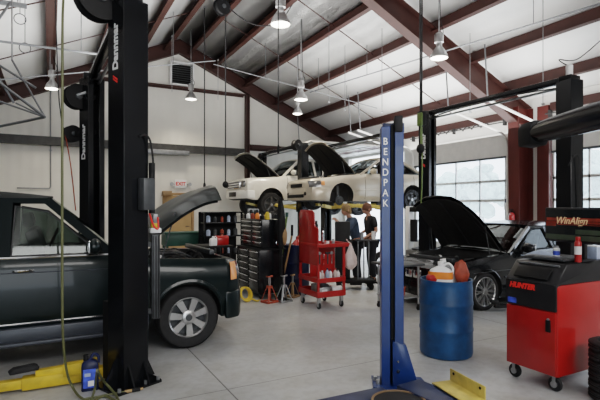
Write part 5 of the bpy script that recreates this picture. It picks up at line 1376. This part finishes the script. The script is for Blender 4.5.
# double cord with a green holder
top = P(419, 0, 8.4); q = P(421, 120, 8.4); t = thing('cord_pendant', 'hanging double cord with a bright green and black holder left of the lift post', 'pendant', q-V((0,0,.9)))
for k in (-.028, .028): MB().cyl((q.x+k, q.y, roofz(q.x)-.05), (q.x+k*.6, q.y, q.z+.16), .015, n=7).build('cord', 'rubber', t)
MB().box((q.x+.02, q.y, q.z+.03), (.13, .12, .26)).build('holder_case', 'blackm', t, .025); MB().box((q.x-.055, q.y-.03, q.z+.0), (.05, .12, .24)).build('holder_grip', 'limegreen', t, .02)
MB().cyl(q+V((.0, 0, -.1)), q+V((.0, 0, -.45)), .016, n=7).build('drop_hose', 'limegreen', t); MB().ell(q+V((-.03, -.02, -.52)), (.075, .075, .09), 14, 8).build('ball_stop', 'blackm', t)
MB().tube(smooth([q+V((.02, 0, -.12)), q+V((.03, 0, -.6)), q+V((.02, 0, -1.2)), q+V((.0, 0, -1.5))], 6), .013, 7).build('pale_hose', 'limegreen', t)
# suspended pipes
def pipe(a, b, r, label, hang=(), mat='grey'):
    a, b = V(a), V(b); t = thing('ceiling_pipe', label, 'pipe', a); MB().cyl(a, b, r, n=8).build('pipe', mat, t)
    for k in hang:
        c_ = a.lerp(b, k); MB().cyl(c_, (c_.x, c_.y, roofz(c_.x)-.04), .008, n=5).build('pipe_hanger', 'grey', t)
pipe((7.03, 12.46, 5.2), (8.4, 4.6, 5.2), .018, 'long grey pipe hung under the right roof slope', (.05, .3, .55, .85))
pipe((-3.4, 9.85, 4.6), (.95, 9.66, 4.6), .022, 'grey pipe crossing the upper left corner below the roof', (.1, .5, .9))
pipe((-3.0, 9.2, 5.05), (-.35, 9.2, 5.1), .045, 'thick grey pipe at the upper left corner ending in a ring', (.2, .95))
pipe((-1.8, 13.0, 4.5), (4.2, 13.0, 5.9), .016, 'thin pale pipe sloping up towards the ridge', (.3, .8))
pipe((4.3, 13.5, 5.95), (9.4, 12.2, 4.9), .014, 'thin pale pipe sloping down right of the ridge', (.3, .8))
# hanging grey rod frame at upper left
q0 = P(45, 117, 6.6)
t = thing('rod_frame', 'grey metal rod frame hanging at the left edge under the roof', 'frame', q0)
for u, v, d, r in ((-12, 74, 6.4, .02), (-8, 128, 6.8, .02), (12, 60, 6.9, .014), (-10, 98, 6.4, .014), (16, 103, 6.6, .012)):
    MB().cyl(P(u, v, d), q0, r, n=7).build('frame_rod', 'grey', t)
for u0, v0, u1, v1 in ((-6, 62, 36, 88), (-6, 70, 14, 103), (-2, 20, 10, 3)):
    MB().cyl(P(u0, v0, 6.5), P(u1, v1, 6.7), .017, n=7).build('frame_rod', 'grey', t)
q = P(12, 60, 6.9); MB().cyl(q, (q.x, q.y, roofz(q.x)-.05), .012, n=6).build('hanger', 'galv', t)
for u, v, d, lb in ((20, 19, 8.0, 'upper small wire ring hanging from the upper left pipe'), (25, 48, 8.4, 'lower small wire ring hanging from the upper left pipe')):
    c = P(u, v, d); tt = thing('wire_ring', lb, 'ring', c); MB().tube([c+V((.09*math.cos(a), 0, .09*math.sin(a))) for a in [2*PI*k/20 for k in range(21)]], .008, 6).build('ring', 'dgrey', tt); MB().cyl(c+V((0,0,.09)), (c.x, c.y, roofz(c.x)-.05), .006, n=5).build('ring_wire', 'dgrey', tt)

# ------------------------------------------------------------------ oil jug, rubber block by the near post
p = G(90, 389.5); dv = V((-p.x, -p.y, 0)).normalized(); rz = math.atan2(dv.y, dv.x)+PI/2
t = thing('oil_jug', 'dark blue oil jug with bright printed label at the foot of the lift post', 'jug', p, rz, local=True)
sq = [(-.075, -.05), (.075, -.05), (.085, -.04), (.085, .04), (.075, .05), (-.075, .05), (-.085, .04), (-.085, -.04)]
k = .85
MB().rings([[V((x*s*k, y*s*k, z*k)) for x, y in sq] for s, z in ((.94, 0), (1, .012), (1, .25), (.95, .28), (.75, .31), (.3, .335))]).build('jug_body', 'navy', t, angle=50)
MB().cyl((-.035, 0, .275), (-.035, 0, .325), .022, n=14).build('jug_cap', 'blackm', t); MB().tube(smooth([(.0, 0, .27), (.03, 0, .325), (.07, 0, .30), (.07, 0, .24)], 5), .013, 7).build('jug_handle', 'navy', t)
MB().box((-.004, -.0435, .115), (.105, .003, .17)).build('jug_label', 'label', t); MB().box((.008, -.046, .07), (.05, .002, .05)).build('label_patch', 'whitep', t); MB().box((-.02, -.046, .15), (.05, .002, .03)).build('label_patch', 'cloth', t)
p = G(24, 372, .17); p2 = V((p.x, p.y, .175))
mb = MB().prism([(-.12, 0), (.11, 0), (.12, .03), (.09, .05), (-.08, .045), (-.12, .02)], 'y', -.05, .05, Matrix.Translation(p2) @ Matrix.Rotation(.2, 4, 'Z'))
solo(mb, 'rubber_block', 'rubber', 'black rubber block lying on the yellow lift arm at lower left', 'block', bevel=.008)

# ------------------------------------------------------------------ fire extinguisher by the red column
p = V((10.2, 7.70, .93)); t = thing('fire_extinguisher', 'red fire extinguisher hanging on the red steel column', 'fire extinguisher', p)
p = PX(511, 214, 10.28); p = V((p.x, 7.66, 1.32))
p = V((10.345, 7.9, 1.16))
t.location = p; ORG[t.name] = p
MB().lathe([(.06, 0), (.075, .02), (.075, .30), (.05, .36), (.025, .38)], p, 'Z', 20).build('cylinder', 'redtool', t); MB().cyl(p+V((0,0,.38)), p+V((0,0,.43)), .025).box(p+V((-.03,0,.45)), (.14, .025, .025)).build('valve_handle', 'blackm', t)
MB().tube(smooth([p+V((.03,0,.40)), p+V((.10,-.03,.36)), p+V((.10,-.03,.15))], 5), .012, 6).build('discharge_hose', 'rubber', t); MB().box(p+V((.085, 0, .22)), (.04, .06, .3)).build('wall_bracket', 'blackm', t)
p = PX(508, 207, WX-.02); p = V((p.x-.03, 8.42, 1.55+.1))
t = thing('wall_notice', 'white and purple notice on the jamb left of the red column', 'notice', p); MB().box(p+V((-.06,0,.12)), (.012, .26, .34)).build('notice_sheet', 'whitep', t); MB().box(p+V((-.068,0,.2)), (.004, .2, .1)).build('notice_print', 'navy', t)

# ------------------------------------------------------------------ work table and machine left of the coupe
X0 = 4.72; Y0 = 5.55
t = thing('rolling_table', 'small steel rolling table in front of the black coupe', 'table', (X0+.2, Y0+.3, 0))
cxy = G(405, 312); cx0, cy0 = cxy.x-.14, cxy.y
for sx in (-.0, .42):
    for sy in (0, .5):
        MB().cyl((cx0+sx, cy0+sy, .1), (cx0+sx, cy0+sy, .73), .018).build('leg', 'galv', t); MB().lathe([(.035, -.012), (.035, .012)], (cx0+sx, cy0+sy, .036), 'X', 14).box((cx0+sx, cy0+sy, .085), (.03, .03, .04)).build('caster', 'rubber', t)
MB().box((cx0+.2, cy0+.25, .745), (.6, .66, .03)).build('table_top', 'dgrey', t, .006); MB().box((cx0+.2, cy0+.25, .22), (.46, .54, .02)).build('lower_shelf', 'galv', t, .004)
p = V((cx0+.2, cy0+.2, .231)); tt = thing('red_tub', 'red tub on the lower shelf of the steel rolling table', 'tub', p); MB().lathe([(.08, 0), (.1, .13), (.105, .14), (.095, .14), (.075, .015), (.005, .015)], p, 'Z', 20).build('tub_body', 'rust', tt); MB().tube(arc(p+V((0,0,.13)), .1, 0, PI, 10, (0,1,0), (0,0,1)), .005, 5).build('tub_handle', 'galv', tt)
# tyre changer
b = V((7.95, 8.55, 0)); t = thing('tyre_changer', 'grey and black tyre changing machine behind the black coupe', 'machine', b)
MB().box(b+V((0, 0, .32)), (.6, .55, .64)).build('machine_body', 'grey', t, .02); MB().lathe([(.25, .64), (.26, .68), (.1, .72), (.02, .73)], b, 'Z', 24).build('turntable', 'dgrey', t)
MB().box(b+V((-.12, .33, .85)), (.14, .12, 1.7)).build('tower', 'whitep', t, .01); MB().bar(b+V((-.12, .33, 1.62)), b+V((-.05, -.1, 1.62)), .12, .12).build('swing_head', 'blackm', t, .01); MB().cyl(b+V((-.05, -.08, .95)), b+V((-.05, -.08, 1.62)), .035).build('mount_shaft', 'chrome', t)
MB().cyl(b+V((-.22, .05, .85)), b+V((-.22, .05, 1.38)), .09).build('air_tank', 'blackm', t); MB().box(b+V((.2, .1, 1.05)), (.16, .2, .22)).build('gauge_box', 'card', t, .01)
# tyre standing near the open bay
c = V((7.12, 8.98, .31)); d_ = V((.55, .83, 0)).normalized()
t = thing('loose_tyre', 'loose black tyre standing on the floor behind the blue post', 'tyre', (c.x, c.y, 0))
R_ = Matrix((V((-d_.y, d_.x, 0)), d_, V((0,0,1)))).transposed()
MB().lathe([(.19, -.09), (.24, -.10), (.29, -.09), (.31, -.06), (.31, .06), (.29, .09), (.24, .10), (.19, .09)], c, 'Y', 36, False, T=R_).build('tread', 'rubber', t); MB().lathe([(.19, -.09), (.18, 0), (.19, .09)], c, 'Y', 36, False, T=R_).build('bead', 'rubber', t)

# ------------------------------------------------------------------ two mechanics and the black cart they stand at
def skin(name, J, E, mat, parent, sub=2, root=None):
    names = list(J); me = bpy.data.meshes.new(name); me.from_pydata([J[n][0] for n in names], [(names.index(a), names.index(b)) for a, b in E], [])
    o = bpy.data.objects.new(name, me); C.objects.link(o); md = o.modifiers.new('s', 'SKIN'); md.use_smooth_shade = True
    for i, n in enumerate(names):
        r = J[n][1]; me.skin_vertices[0].data[i].radius = r if isinstance(r, tuple) else (r, r); me.skin_vertices[0].data[i].use_root = (n == (root or names[0]))
    s = o.modifiers.new('u', 'SUBSURF'); s.levels = sub; s.render_levels = sub
    bpy.context.view_layer.update(); dg = bpy.context.evaluated_depsgraph_get()
    m2 = bpy.data.meshes.new_from_object(o.evaluated_get(dg)); o.modifiers.clear(); o.data = m2
    for f in m2.polygons: f.use_smooth = True
    m2.materials.clear(); m2.materials.append(MT[mat]); o.parent = parent
    return o
def merge(a, b):
    bm = bmesh.new(); bm.from_mesh(a.data); bm.from_mesh(b.data); bm.to_mesh(a.data); bm.free(); bpy.data.objects.remove(b)
def person(label, loc_, rz, hgt, shirt, hair, pose, long_hair=False):
    s = hgt/1.76
    root = thing('person', label, 'person', loc_, rz, local=True)      # faces local -y
    root.scale = (s, s, s)
    J = {}; hw = .085
    lean = pose.get('lean', 0); tw = pose.get('turn', 0)
    hipz = .93; ch = V((0, -lean*.35, 1.30)); nk = V((0, -lean*.5, 1.47)); hd = V((0, -lean*.62-.015, 1.55))
    J['pelvis'] = (V((0, 0, hipz)), (.125, .095)); J['waist'] = (V((0, -lean*.12, 1.08)), (.115, .09)); J['chest'] = (ch, (.145, .105)); J['neck'] = (nk, .05); J['head0'] = (hd, .055)
    E = [('pelvis', 'waist'), ('waist', 'chest'), ('chest', 'neck'), ('neck', 'head0')]
    hands = {}
    for q, nm in ((1, 'l'), (-1, 'r')):
        kn, an = pose['leg_'+nm]
        J['hip'+nm] = (V((q*.09, 0, .88)), .085); J['knee'+nm] = (V(kn), .056); J['ank'+nm] = (V(an), .04); J['toe'+nm] = (V(an)+V((0, -.17, -.045)), (.038, .028))
        E += [('pelvis', 'hip'+nm), ('hip'+nm, 'knee'+nm), ('knee'+nm, 'ank'+nm), ('ank'+nm, 'toe'+nm)]
        el, wr = pose['arm_'+nm]
        J['sh'+nm] = (V((q*.185, ch.y+.01, 1.40)), .058); J['el'+nm] = (V(el), .042); J['wr'+nm] = (V(wr), .028)
        E += [('chest', 'sh'+nm), ('sh'+nm, 'el'+nm), ('el'+nm, 'wr'+nm)]
        dd = (V(wr)-V(el)).normalized(); pm = V(wr)+dd*.075; J['palm'+nm] = (pm, (.036, .022)); E.append(('wr'+nm, 'palm'+nm)); hands[nm] = (pm, dd, q)
    body = skin('body', J, E, 'skin', root, 2, 'pelvis')
    # head with face
    rings = []; c = hd+V((0, -.015, .068)); hr = pose.get('head', 0); Rh = Matrix.Rotation(hr, 3, 'Z') @ Matrix.Rotation(pose.get('tilt', 0), 3, 'X')
    mb = MB(); n = 22
    for i in range(15):
        t = i/14; th = min(max(PI*t, .1), PI-.1); z = -.125*math.cos(th); w = .078*math.sin(th)**.8; d = .098*math.sin(th)**.8
        if z < -.02: w *= 1-.28*(-z-.02)/.105; d *= 1-.12*(-z-.02)/.105
        ring = []
        for j in range(n):
            a = 2*PI*j/n; x, y = w*math.cos(a), d*math.sin(a)-(.012 if z < -.03 else 0)
            f = max(0, -math.sin(a))
            y -= .030*math.exp(-((z+.03)/.028)**2)*math.exp(-(x/.016)**2)*(f > .5)              # nose
            y += .012*math.exp(-((z-.005)/.016)**2)*math.exp(-((abs(x)-.03)/.018)**2)*(f > .3)  # eye sockets
            y -= .007*math.exp(-((z+.072)/.010)**2)*math.exp(-(x/.026)**2)*(f > .4)              # lips
            ring.append(c+Rh @ V((x, y, z)))
        rings.append(ring)
    mb.rings(rings)
    for q in (-1, 1): mb.ell(c+Rh @ V((q*.079, .01, -.015)), (.012, .024, .034), 8, 6)
    h = mb.build('head_tmp', 'skin', root); merge(body, h)
    for nm, (pm, dd, q) in hands.items():
        up = V((0, 0, 1)) if abs(dd.z) < .8 else V((0, -1, 0)); sd = dd.cross(up).normalized()*q; nn = sd.cross(dd).normalized(); curl = -nn if nn.z > 0 else nn
        mb = MB()
        for k in range(4):
            b = pm+dd*.03+sd*(-.027+.018*k); L_f = [.07, .078, .074, .058][k]; e1 = b+dd*L_f*.5+curl*.012; e2 = e1+dd*L_f*.3+curl*.03
            mb.tube([b, e1, e2, e2+curl*.012], [.0095, .009, .008, .005], 7)
        b = pm-dd*.02-sd*.03; mb.tube([b, b-sd*.025+dd*.03, b-sd*.025+dd*.06+curl*.012], [.012, .010, .007], 7)
        h = mb.build('hand_tmp', 'skin', root); merge(body, h)
    for f in body.data.polygons: f.use_smooth = True
    for q in (-1, 1): MB().ell(c+Rh @ V((q*.03, -.082, .005)), (.012, .008, .008), 8, 6).build('eye', 'whitep', root); MB().ell(c+Rh @ V((q*.03, -.089, .005)), (.005, .003, .005), 8, 6).build('pupil', 'blackm', root)
    # clothing follows the same joints, slightly larger
    def g(n_, k): p, r = J[n_]; return (p, tuple(x+k for x in r) if isinstance(r, tuple) else r+k)
    S = {n_: g(n_, .026) for n_ in ('pelvis', 'waist', 'chest', 'shl', 'shr')}
    S['col'] = (nk-V((0,0,.04)), .062); Es = [('pelvis', 'waist'), ('waist', 'chest'), ('chest', 'shl'), ('chest', 'shr'), ('chest', 'col')]
    for nm in 'lr':
        if pose.get('long'): S['el'+nm] = g('el'+nm, .014); S['cf'+nm] = (J['wr'+nm][0]*.9+J['el'+nm][0]*.1, .038); Es += [('sh'+nm, 'el'+nm), ('el'+nm, 'cf'+nm)]
        else: S['cf'+nm] = (J['sh'+nm][0]*.25+J['el'+nm][0]*.75, .06); Es.append(('sh'+nm, 'cf'+nm))
    skin('shirt', S, Es, shirt, root, 2, 'pelvis')
    Tt = {'pel': (J['pelvis'][0]-V((0,0,.01)), (.137, .108))}; Et = []
    for nm in 'lr':
        for n_ in ('hip', 'knee'): Tt[n_+nm] = g(n_+nm, .018)
        Tt['hem'+nm] = (J['ank'+nm][0]+V((0,0,.03)), .062); Et += [('pel', 'hip'+nm), ('hip'+nm, 'knee'+nm), ('knee'+nm, 'hem'+nm)]
    skin('trousers', Tt, Et, 'trous', root, 2, 'pel')
    for nm in 'lr':
        an = J['ank'+nm][0]; z0 = .0
        mb = MB(); out = []
        for k in range(18):
            a = 2*PI*k/18; out.append((an.x+.048*math.cos(a)*(1 if math.sin(a) > 0 else .95), an.y-.07+(.14 if math.sin(a) < 0 else .125)*math.sin(a)))
        zb = an.z-.085
        mb.rings([[V((x, y, zb)) for x, y in out], [V((x, y, zb+.03)) for x, y in out], [V((an.x+(x-an.x)*.86, an.y+(y-an.y)*.86, zb+.06)) for x, y in out], [V((an.x+(x-an.x)*.7, an.y+.02+(y-an.y)*.42, zb+.12)) for x, y in out]])
        mb.build('shoe', 'blackm', root)
    # hair
    mb = MB(); rings = []
    for i in range(11):
        t = i/10; th = PI*(.36+.60*t); th = min(th, PI-.08); ring = []
        for j in range(22):
            a = 2*PI*j/22; back = max(0, math.sin(a)); th2 = th if back > 0 else max(th, PI*(.36+.60*t)+.42*(1-t)*max(0, -math.sin(a))**.5)
            th2 = min(th2, PI-.08)
            e = 1.10+.03*math.sin(7*a+3*i)
            ring.append(c+Rh @ V((.081*e*math.sin(th2)**.8*math.cos(a), .006+.101*e*math.sin(th2)**.8*math.sin(a), -.129*e*math.cos(th2)-(.05*back*(1-t) if long_hair else .0))))
        rings.append(ring)
    mb.rings(rings); mb.build('hair', hair, root)
    return root
def faces(pt, target): d = V(target)-V(pt); return math.atan2(d.y, d.x)+PI/2
pr = G(371.5, 282.5); pl = G(357, 284)
person('person in a black shirt facing left beside the blue post', (pr.x, pr.y, 0), faces(pr, pl+V((-.3, .2, 0))), 1.78, 'shirtk', 'hairr',
   dict(lean=.12, leg_l=((.10, -.03, .49), (.11, .02, .085)), leg_r=((-.10, .0, .49), (-.12, .06, .085)), arm_l=((.25, .02, 1.14), (.20, -.20, 1.02)), arm_r=((-.25, -.02, 1.14), (-.18, -.24, 1.04)), tilt=.2))
person('blond person in a slate blue shirt with hands raised to the face', (pl.x, pl.y, 0), faces(pl, pl+V((-.88, .35, 0))), 1.76, 'shirtb', 'hairb',
   dict(lean=.34, long=True, leg_l=((.10, -.02, .49), (.10, .03, .085)), leg_r=((-.10, -.04, .49), (-.11, .0, .085)), arm_l=((.24, -.26, 1.16), (.09, -.42, 1.34)), arm_r=((-.24, -.26, 1.16), (-.08, -.42, 1.36)), tilt=.1, head=.2), True)
# black equipment cart in front of them
c = G(356, 289); c = V((c.x, c.y, 0)); ax_ = V((CY, -SY, 0)); ay_ = V((SY, CY, 0))
def Q(r, f, z): return c+ax_*r+ay_*f+V((0,0,z))
t = thing('equipment_cart', 'black wheeled equipment cart in front of the two mechanics', 'cart', c)
def obox(r0, r1, f0, f1, z0, z1): return MB().add([Q(r, f, z) for r in (r0, r1) for f in (f0, f1) for z in (z0, z1)], [(0,1,3,2),(4,6,7,5),(0,4,5,1),(2,3,7,6),(0,2,6,4),(1,5,7,3)])
obox(-.42, .36, -.14, .26, .14, .20).build('cart_base', 'blackm', t, .01)
obox(-.42, -.12, -.02, .18, .20, 1.38).build('cart_cabinet', 'blackm', t, .015)
obox(.0, .44, -.12, .2, .985, 1.01).build('side_tray', 'plas', t, .006)
for r in (.04, .16, .26): MB().cyl(Q(r, .0, .2), Q(r, .0, .99), .014).build('tray_post', 'grey', t)
for r in (-.34, .30):
    for f in (-.1, .22): MB().lathe([(.065, -.018), (.065, .018)], Q(r, f, .066), 'X', 16).box(Q(r, f, .13), (.05, .05, .04)).build('caster', 'rubber', t)
MB().tube(smooth([Q(.3, -.05, .17), Q(.5, -.1, .12), Q(.75, -.05, .03), Q(.95, .1, .02)], 6), .02, 7).build('supply_hose', 'rubber', t)
for r, h_, mt, lb in ((.12, .15, 'galv', 'steel cup on the side tray of the black equipment cart'), (.36, .17, 'whitep', 'white cup at the right end of the black cart tray')):
    p = Q(r, .02, 1.01); k = thing('cup', lb, 'cup', p); MB().lathe([(.03, 0), (.038, .005), (.04, h_), (.034, h_), (.03, .01), (.003, .01)], p, 'Z', 16).build('cup_body', mt, k); MB().tube(arc(p+V((.038, 0, h_*.5)), .03, -PI/2, PI/2, 6, (1,0,0), (0,0,1)), .005, 5).build('cup_handle', mt, k)
# ------------------------------------------------------------------ light, sky and camera
w = bpy.data.worlds.new('sky'); SC.world = w; w.use_nodes = True
nt = w.node_tree; N = nt.nodes.new; L = nt.links.new
bg = nt.nodes['Background']; tc = N('ShaderNodeTexCoord'); sp = N('ShaderNodeSeparateXYZ'); L(tc.outputs['Generated'], sp.inputs[0])
r = N('ShaderNodeValToRGB'); e = r.color_ramp.elements
e[0].position = .0; e[0].color = (.62, .66, .70, 1); e[1].position = .6; e[1].color = (.80, .90, 1.0, 1)
L(sp.outputs[2], r.inputs['Fac']); L(r.outputs['Color'], bg.inputs['Color']); bg.inputs['Strength'].default_value = 4.0
def area(name, loc, target, sx, sy, power, col=(1, 1, 1)):
    l = bpy.data.lights.new(name, 'AREA'); l.shape = 'RECTANGLE'; l.size = sx; l.size_y = sy; l.energy = power; l.color = col
    o = bpy.data.objects.new(name, l); C.objects.link(o); o.location = loc
    o.rotation_euler = (V(target)-V(loc)).to_track_quat('-Z', 'Y').to_euler(); return o
def portal(name, loc, target, sx, sy):
    o = area(name, loc, target, sx, sy, 1); o.data.cycles.is_portal = True
for i, (a, b) in enumerate(DOORS): portal('door_opening_%d' % (i+1), (WX+.3, (a+b)/2, DH/2), (0, (a+b)/2, DH/2), b-a, DH)
portal('front_opening', (-1.4, FY-.3, 1.8), (-1.4, 5, 1.8), 4.2, 3.6)
area('fill_rear_of_camera', (3.5, -2.5, 4.7), (4.2, 9.5, .6), 9, 1.6, 330, (1, .98, .95))  # added fill behind the camera, no fixture stands there
area('fill_right_slope', (6.0, 9.3, 3.9), (6.2, 9.3, 8), 6.5, 11, 560, (1, .99, .97))  # unseen fill added to brighten the right roof slope
area('fill_left_slope', (-.5, 7.5, 3.9), (-.5, 7.5, 8), 4, 12, 90, (1, .99, .97))  # weaker unseen fill, added for the left side of the roof
cam = bpy.data.cameras.new('camera'); co = bpy.data.objects.new('camera', cam); C.objects.link(co)
co.location = (0, 0, H); co.rotation_euler = (PI/2, 0, -YAW)
cam.sensor_fit = 'HORIZONTAL'; cam.sensor_width = 36; cam.lens = 36*FPX/600; cam.shift_y = (HOR-200)/600
cam.clip_start = .05; cam.clip_end = 300
SC.camera = co
SC.view_settings.view_transform = 'Filmic'; SC.view_settings.look = 'Medium High Contrast'; SC.view_settings.exposure = .35
